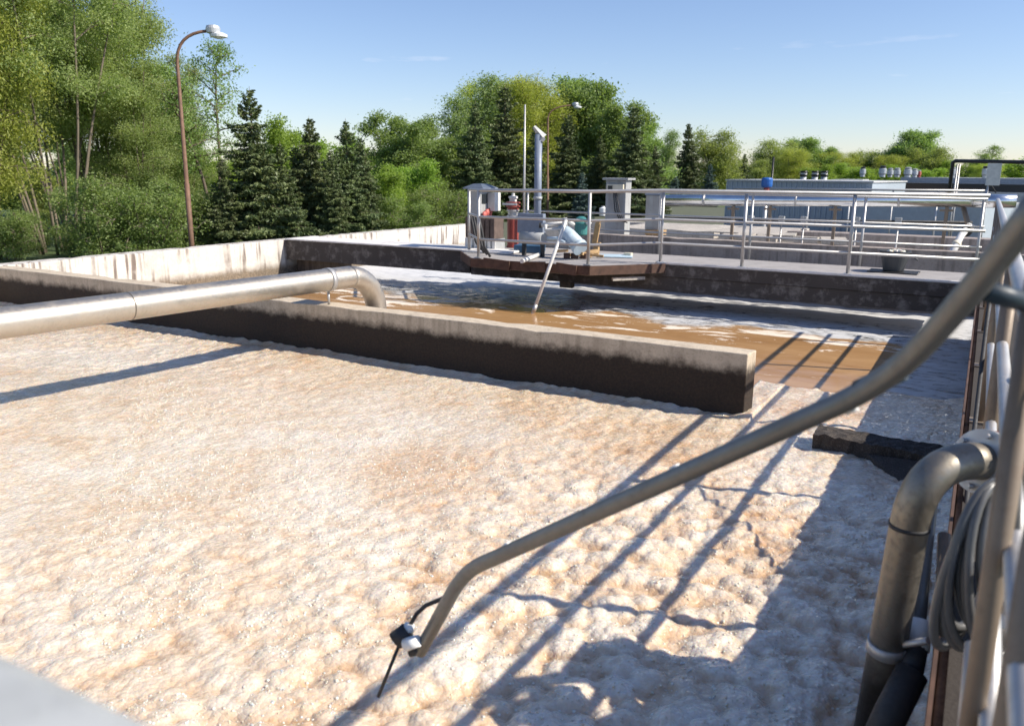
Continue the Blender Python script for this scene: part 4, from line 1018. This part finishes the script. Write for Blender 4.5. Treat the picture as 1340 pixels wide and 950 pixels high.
q = P(137, 300, 31)
tag(MB().tube([(q.x, q.y, GZ), P(136, 196, 31)], .09, 10).build('concrete_post', 'cab', loc=(q.x, q.y, GZ)), 'pale concrete post standing among the trees at the left', 'post')

# ------------------------------------------------------------------ vegetation
def leaf_cards(pts, size, aspect, rs_, droop=0.0, updir=None):
    """rhombic leaves at pts, random orientation"""
    n = len(pts)
    d = rs_.normal(size=(n, 3)); d[:, 2] -= droop
    if updir is not None: d = d * 0.55 + updir
    d /= np.linalg.norm(d, axis=1, keepdims=True) + 1e-9
    e = rs_.normal(size=(n, 3)); e -= d * (e * d).sum(1, keepdims=True); e /= np.linalg.norm(e, axis=1, keepdims=True) + 1e-9
    s = size * rs_.uniform(.6, 1.35, (n, 1))
    a_ = pts - d * s * .5; c = pts + d * s * .5; b_ = pts + e * s * aspect * .5; dd = pts - e * s * aspect * .5
    v = np.stack([a_, b_, c, dd], 1).reshape(-1, 3)
    return v, np.arange(n * 4).reshape(n, 4)
def make_tree(name, label, cat, seed, h, spread, stems, base, droop, leaf, nleaf, fmat, bmat, shape=0.6, clump=.32, lean=.12, thick=.02, aspect=.45, up=.9):
    r = random.Random(seed); rs_ = np.random.RandomState(seed)
    t = thing(name, label, cat, (0, 0, 0))
    wood = MB(); tips = []; wts = []
    for s in range(stems):
        az = s / stems * 2 * PI + r.uniform(-.5, .5); hh = h * r.uniform(.78, 1.0) if s else h * .97
        ln = (lean * h * r.uniform(.5, 1.4)) if stems > 1 else lean * h * .3
        pts = []; n = 9
        bx, by = (math.cos(az) * .05 * stems, math.sin(az) * .05 * stems)
        kx, ky = r.uniform(-.03, .03) * h, r.uniform(-.03, .03) * h
        for i in range(n):
            k = i / (n - 1)
            pts.append(Vector((bx + math.cos(az) * ln * k ** 1.3 + kx * math.sin(k * 5), by + math.sin(az) * ln * k ** 1.3 + ky * math.cos(k * 4) * k, hh * k * .93)))
        r0 = thick * h / (stems ** .45)
        wood.tube(pts, [r0 * (1 - k / (n - 1)) ** .8 + .012 for k in range(n)], 7)
        nb = max(6, int(26 / stems ** .6)); ga = r.uniform(0, 6)
        for j in range(nb):
            k = base + (1 - base) * (j + r.random()) / nb
            f = k * (n - 1); i = min(n - 2, int(f)); p = pts[i].lerp(pts[i + 1], f - i)
            u = (k - base) / (1 - base)
            prof = (math.sin(PI * min(1, u ** shape * .86 + .1)) ** .75)
            Lb = spread * prof * r.uniform(.55, 1.15) / (stems ** .2)
            ga += 2.4 + r.uniform(-.4, .4)
            el_ = r.uniform(.25, .75) * up + .35 * u
            dv_ = Vector((math.cos(ga) * math.cos(el_), math.sin(ga) * math.cos(el_), math.sin(el_)))
            bp_ = [p + dv_ * Lb * q + Vector((0, 0, -droop * Lb * q * q)) + Vector((r.uniform(-.06, .06), r.uniform(-.06, .06), r.uniform(-.05, .05))) * Lb * q for q in (0, .25, .5, .75, 1)]
            wood.tube(bp_, [r0 * .36 * (1 - q) + .008 for q in (0, .25, .5, .75, 1)], 5)
            for q in range(5):
                for _ in range(2 if q > 1 else 1):
                    sd_ = Vector((r.gauss(0, 1), r.gauss(0, 1), r.gauss(.2, .7))).normalized() * Lb * r.uniform(.12, .42)
                    c0 = bp_[q]; c1 = c0 + sd_ + Vector((0, 0, -droop * .5 * Lb * r.random()))
                    if q >= 1: wood.tube([c0, (c0 + c1) / 2 + Vector((0, 0, .04)), c1], [.014, .01, .006], 4, cap=False)
                    for w2 in (.55, 1.0):
                        tips.append(c0.lerp(c1, w2)); wts.append(r.uniform(.3, 1.5))
        tips.append(pts[-1]); wts.append(1)
    wood.build('trunk', bmat, t)
    tips = np.array([tuple(x) for x in tips]); wts = np.array(wts); wts /= wts.sum()
    idx = rs_.choice(len(tips), nleaf, p=wts)
    off = rs_.normal(size=(nleaf, 3)) * clump * np.array([1, 1, .75])
    if droop > .3:
        off[:, 2] -= np.abs(rs_.exponential(droop * .45, nleaf))
    pts = tips[idx] + off
    pts = pts[pts[:, 2] > .15]
    v, f = leaf_cards(pts, leaf, aspect, rs_, droop)
    big_mesh('crown', v, f, fmat, t)
    t['h'] = float(pts[:, 2].max())
    return t
def make_spruce(name, label, seed, h, R0, nleaf, fmat):
    r = random.Random(seed); rs_ = np.random.RandomState(seed)
    t = thing(name, label, 'spruce', (0, 0, 0)); wood = MB()
    wood.tube([(0, 0, 0), (0, 0, h * .5), (0, 0, h)], [h * .017, h * .01, .008], 8)
    segs = []; lobes = [r.uniform(.78, 1.18) for _ in range(9)]
    z = .25
    while z < h * .985:
        k = z / h; Lm = R0 * (1 - k) ** .82 * r.uniform(.82, 1.12) + .05
        n = max(4, int(10 * (1 - k) + 4)); a0 = r.uniform(0, 6)
        for i in range(n):
            az = a0 + i / n * 2 * PI + r.uniform(-.3, .3); Lb = Lm * r.uniform(.55, 1.25) * lobes[int(az / (2 * PI) * 9 + z * 1.3) % 9]
            drp = -.22 - .25 * (1 - k) if k < .8 else .35
            e = Vector((math.cos(az) * Lb, math.sin(az) * Lb, drp * Lb * .8)); p0 = Vector((0, 0, z)); tipv = p0 + e + Vector((0, 0, .12 * Lb))
            mid_ = p0 + e * .6
            if Lb > .3: wood.tube([p0, mid_, tipv], [.02 * (1 - k) + .006, .012 * (1 - k) + .005, .004], 4, cap=False)
            segs.append((p0.lerp(mid_, .25), mid_, tipv, Lb))
        z += .16 + .12 * (1 - k) * r.uniform(.7, 1.3)
    wood.build('trunk', 'bark', t)
    Ls = np.array([s[3] for s in segs]) ** 1.5 + .03; Ls /= Ls.sum()
    A_ = np.array([[tuple(s[0]), tuple(s[1]), tuple(s[2])] for s in segs]); LL = np.array([s[3] for s in segs])
    idx = rs_.choice(len(segs), nleaf, p=Ls); u = rs_.uniform(0, 1, (nleaf, 1)) ** .8
    a_, m_, b_ = A_[idx, 0], A_[idx, 1], A_[idx, 2]
    pts = np.where(u < .55, a_ + (m_ - a_) * (u / .55), m_ + (b_ - m_) * ((u - .55) / .45))
    dirv = b_ - a_; dirv /= np.linalg.norm(dirv, axis=1, keepdims=True) + 1e-9
    side = np.cross(dirv, [0, 0, 1.0]); side /= np.linalg.norm(side, axis=1, keepdims=True) + 1e-9
    sgn = rs_.choice([-1, 1], (nleaf, 1)); w_ = rs_.uniform(0, 1, (nleaf, 1)) * (LL[idx][:, None] * .34 * (1.15 - u)) 
    pts = pts + side * sgn * w_
    pts[:, 2] -= (w_[:, 0] * .35 + rs_.exponential(.035, nleaf)); pts += rs_.normal(size=(nleaf, 3)) * .02
    ud = dirv * .7 + side * sgn * .8 + np.array([0, 0, -.35])
    v, f = leaf_cards(pts, .15, .42, rs_, 0, ud * 1.1)
    big_mesh('crown', v, f, fmat, t)
    t['h'] = float(h)
    return t
PROTO = {}
PROTO['willow'] = lambda: make_tree('willow_tree', '', 'tree', 11, 10.0, 2.3, 11, .42, .2, .078, 105000, 'f_willow', 'barkpale', .6, .22, .2, .0085, .36)
PROTO['willow2'] = lambda: make_tree('willow_tree', '', 'tree', 23, 9.0, 2.3, 8, .33, .24, .078, 95000, 'f_willow', 'bark', .7, .25, .17, .011, .38)
PROTO['yellow'] = lambda: make_tree('willow_tree', '', 'tree', 31, 9.0, 2.6, 5, .3, .4, .11, 56000, 'f_yellow', 'bark', .6, .28, .14, .013, .34)
PROTO['sparse'] = lambda: make_tree('birch_tree', '', 'tree', 44, 9.0, 1.9, 2, .45, .15, .11, 9000, 'f_green', 'bark', .8, .2, .14, .012, .5)
PROTO['broad'] = lambda: make_tree('broadleaf_tree', '', 'tree', 51, 8.0, 2.7, 4, .12, .12, .13, 44000, 'f_green', 'bark', .62, .26, .12, .014, .6)
PROTO['round'] = lambda: make_tree('broadleaf_tree', '', 'tree', 59, 8.0, 3.0, 3, .06, .1, .16, 50000, 'f_green', 'bark', .95, .34, .07, .014, .6)
PROTO['bright'] = lambda: make_tree('broadleaf_tree', '', 'tree', 67, 6.0, 2.2, 5, .06, .12, .12, 30000, 'f_bright', 'barkpale', .6, .24, .16, .011, .6)
PROTO['birch'] = lambda: make_tree('birch_tree', '', 'tree', 71, 9.5, 2.1, 2, .12, .3, .13, 26000, 'f_birch', 'barkpale', .65, .34, .08, .013, .5)
PROTO['olive'] = lambda: make_tree('willow_tree', '', 'tree', 83, 8.0, 2.9, 4, .12, .35, .16, 36000, 'f_olive', 'bark', .6, .36, .12, .014, .4)
PROTO['shrub'] = lambda: make_tree('shrub', '', 'shrub', 91, 3.2, 1.7, 7, .08, .16, .085, 18000, 'f_shrub', 'barkpale', .6, .17, .26, .01, .5)
PROTO['spruce'] = lambda: make_spruce('spruce_tree', '', 101, 7.0, 2.15, 62000, 'f_spruce')
PROTO['spruce2'] = lambda: make_spruce('spruce_tree', '', 113, 7.0, 1.9, 52000, 'f_spruce')
PROTO['bluespruce'] = lambda: make_spruce('spruce_tree', '', 127, 5.0, 1.55, 32000, 'f_bluespruce')
GRP = {'willow': 'trees of the wood behind the tank', 'spruce': 'spruces behind the tank wall', 'shrub': 'shrubs under the trees'}
# kind, px, top py, depth, width factor, label
T = [
 ('willow', 28, -150, 24, 1.00, 'tall willow with many thin bare stems at the left edge'),
 ('yellow', -62, -60, 22.5, 0.9, 'yellow green willow cut by the left edge of the view'),
 ('willow2', 98, -95, 27, 1.00, 'tall feathery willow second from the left edge'),
 ('willow', 60, -60, 33, 1.00, 'willow standing behind the thin stemmed willow at the left'),
 ('willow2', 160, 48, 27, 1.00, 'mid green willow just left of the rusty street lamp'),
 ('willow2', 205, 66, 32, 1.00, 'green tree directly behind the arm of the rusty street lamp'),
 ('sparse', 262, 40, 29, 1.00, 'slim sparse tree with sky showing through beside the street lamp'),
 ('willow2', 225, 120, 30, 0.90, 'low willow right behind the foot of the street lamp'),
 ('spruce', 326, 113, 25, 1.00, 'tall dark spruce right of the left street lamp, highest of its row'),
 ('spruce2', 290, 205, 24.5, 1.05, 'short dark spruce between the street lamp and the tall spruce'),
 ('spruce', 404, 152, 27.5, 1.00, 'spruce with thin tip in the middle of the left row'),
 ('spruce2', 366, 185, 26, 1.10, 'bushy spruce just right of the tall spruce'),
 ('spruce2', 452, 155, 28, 1.10, 'spruce at the right end of the left row, tip above the others'),
 ('spruce2', 345, 196, 26.5, 1.05, 'spruce filling the gap right behind the tall spruce'),
 ('spruce2', 386, 190, 28, 1.1, 'spruce just left of the thin tipped one in the left row'),
 ('spruce', 470, 178, 30, 1.0, 'spruce behind the small one that ends the left row'),
 ('spruce', 432, 195, 27, 0.90, 'low spruce in front of the right end of the left row'),
 ('spruce2', 478, 200, 29, 1.00, 'small spruce ending the left row beside bright green bushes'),
 ('bright', 372, 148, 33, 1.00, 'bright yellow green tree showing above the spruces'),
 ('bright', 436, 168, 35, 1.00, 'bright green tree behind the right end of the spruce row'),
 ('broad', 520, 142, 40, 1.30, 'airy green tree left of the mixed central clump'),
 ('bright', 545, 205, 34, 1.30, 'bright green bush tree above the far tank wall'),
 ('bright', 505, 212, 32, 1.17, 'bright bush tree right after the spruce row'),
 ('broad', 572, 150, 42, 1.30, 'green tree against the left side of the central clump'),
 ('birch', 612, 90, 50, 1.30, 'pale tall birch at the left top of the central clump'),
 ('yellow', 688, 92, 52, 1.43, 'large yellow green willow in the centre of the clump'),
 ('yellow', 655, 100, 56, 1.30, 'yellow willow behind the twin dark spruces'),
 ('broad', 733, 92, 56, 1.17, 'green crown right of the large yellow willow'),
 ('round', 775, 97, 54, 1.04, 'round topped green tree highest at the right of the clump'),
 ('broad', 808, 128, 52, 1.23, 'green tree sloping down at the right of the clump'),
 ('broad', 838, 150, 54, 1.17, 'lower green tree at the right end of the clump'),
 ('spruce', 622, 132, 40, 0.90, 'dark spruce on the left of the twin spruces behind the cabinet'),
 ('spruce2', 661, 110, 42, 1.10, 'tall dark spruce behind the thin mast'),
 ('spruce', 700, 165, 43, 0.90, 'dark spruce behind the davit post'),
 ('spruce', 745, 148, 46, 1.00, 'dark spruce right of the middle street lamp'),
 ('spruce2', 786, 178, 47, 1.10, 'spruce left of the tall concrete cabinet'),
 ('spruce', 830, 138, 45, 1.05, 'broad dark spruce behind the tall concrete cabinet'),
 ('bluespruce', 762, 225, 42, 1.00, 'small bluish spruce low behind the walkway'),
 ('spruce2', 858, 190, 50, 1.00, 'spruce ending the central clump on the right'),
 ('birch', 876, 168, 70, 1.17, 'pale green tree in the gap right of the central clump'),
 ('spruce', 902, 160, 64, 0.90, 'pointed spruce standing beside the distant street lamp'),
 ('olive', 938, 164, 72, 1.30, 'olive willow behind the distant street lamp'),
 ('bluespruce', 930, 215, 62, 1.10, 'bluish spruce left of the clad tank'),
 ('spruce2', 975, 200, 76, 1.00, 'small far spruce left of the blue actuator'),
 ('bluespruce', 884, 222, 60, 1.00, 'bluish spruce above the end of the silver pipe'),
 ('olive', 1020, 178, 92, 1.75, 'broad olive tree behind the blue actuator'),
 ('round', 1058, 176, 96, 1.35, 'green tree behind the three thin stacks'),
 ('yellow', 1045, 192, 88, 1.57, 'yellow crown in front of the tree behind the stacks'),
 ('yellow', 1095, 196, 95, 1.75, 'yellow green tree right of the three stacks'),
 ('olive', 1135, 194, 100, 1.75, 'olive tree behind the leftmost roof vent'),
 ('round', 1200, 165, 96, 1.35, 'large dark green round tree behind the roof vents'),
 ('olive', 1225, 188, 92, 1.57, 'olive crown against the right side of the large round tree'),
 ('yellow', 1170, 200, 92, 1.57, 'low yellow tree left of the large round tree'),
 ('sparse', 1300, 188, 90, 1.75, 'thin sparse tree behind the white board'),
 ('bright', 1262, 208, 90, 2.10, 'light green bush tree behind the black frame upright'),
 ('bright', 1325, 204, 88, 2.27, 'light green bush tree at the right edge of the view'),
 ('olive', 1290, 206, 104, 2.10, 'olive tree line crown behind the black pipe frame'),
 ('bright', 1110, 212, 88, 2.27, 'light green bush tree above the brick hut'),
 ('bright', 1150, 214, 86, 2.27, 'light green bush tree above the dark capped roof vent'),
 ('olive', 992, 205, 88, 1.75, 'low olive tree left of the broad olive tree'),
 ('shrub', 130, 222, 23, 1.10, 'green shrub left of the pale concrete post'),
 ('shrub', 185, 226, 23.5, 1.20, 'dense green shrub under the trees left of the street lamp'),
 ('shrub', 238, 232, 25, 1.10, 'green shrub at the foot of the street lamp'),
 ('shrub', 275, 240, 30, 1.10, 'shrub behind the short dark spruce'),
 ('shrub', 575, 232, 33, 1.56, 'shrub left of the platform above the tank wall'),
 ('shrub', 525, 252, 31, 1.43, 'low shrub above the far tank wall'),
 ('broad', 10, 170, 44, 1.3, 'dark green tree far behind the bare stems at the left edge'),
 ('broad', 90, 175, 46, 1.3, 'green tree far behind the bare stems of the second willow'),
 ('bright', 150, 190, 40, 1.4, 'light green bush tree behind the pale concrete post'),
 ('broad', 215, 165, 45, 1.2, 'green tree far behind the foot of the street lamp'),
 ('bright', 285, 195, 42, 1.3, 'light green bush tree behind the short dark spruce'),
 ('broad', 330, 190, 46, 1.3, 'green tree hidden behind the tall spruce'),
 ('olive', 48, 215, 38, 1.3, 'low olive tree among the bare stems'),
 ('bright', 480, 190, 44, 1.3, 'light green bush tree between the spruce row and the airy tree'),
 ('shrub', 40, 275, 27, 1.3, 'low loose shrub under the bare stems at the left edge'),
 ('shrub', 8, 262, 24, 1.2, 'loose shrub cut by the left edge of the view'),
 ('shrub', 95, 285, 25, 1.2, 'lowest shrub in front of the bare stems'),
 ('olive', 965, 212, 98, 2.2, 'low olive crown behind the left end of the clad tank'),
 ('round', 1178, 184, 100, 1.30, 'dark green crown on the left flank of the large round tree'),
 ('broad', 1080, 190, 104, 1.35, 'green crown behind the rightmost thin stack'),
 ('bright', 1210, 214, 84, 1.7, 'light green bush tree behind the clustered roof vents'),
 ('bright', 1075, 214, 84, 1.7, 'light green bush tree right behind the thin stacks'),
 ('yellow', 1290, 212, 84, 1.6, 'low yellow tree between the frame upright and the white board'),
 ('olive', 1370, 200, 95, 1.7, 'olive tree cut by the right edge of the view'),
]
PR = {}
for i, (kind, px_, py_, d_, wf, label) in enumerate(T):
    top = P(px_, py_, d_)
    if kind not in PR: PR[kind] = PROTO[kind](); o = PR[kind]
    else: o = copy_tree(PR[kind])
    s = (top.z - GZ) / PR[kind]['h']
    o.location = (top.x, top.y, GZ); o.rotation_euler = (0, 0, (i * 2.399) % (2 * PI)); o.scale = (s * wf, s * wf, s)
    o['label'] = label
    o['group'] = GRP['spruce'] if 'spruce' in kind else GRP['shrub'] if kind == 'shrub' else GRP['willow']
for o in bpy.data.objects:
    if 'h' in o: del o['h']
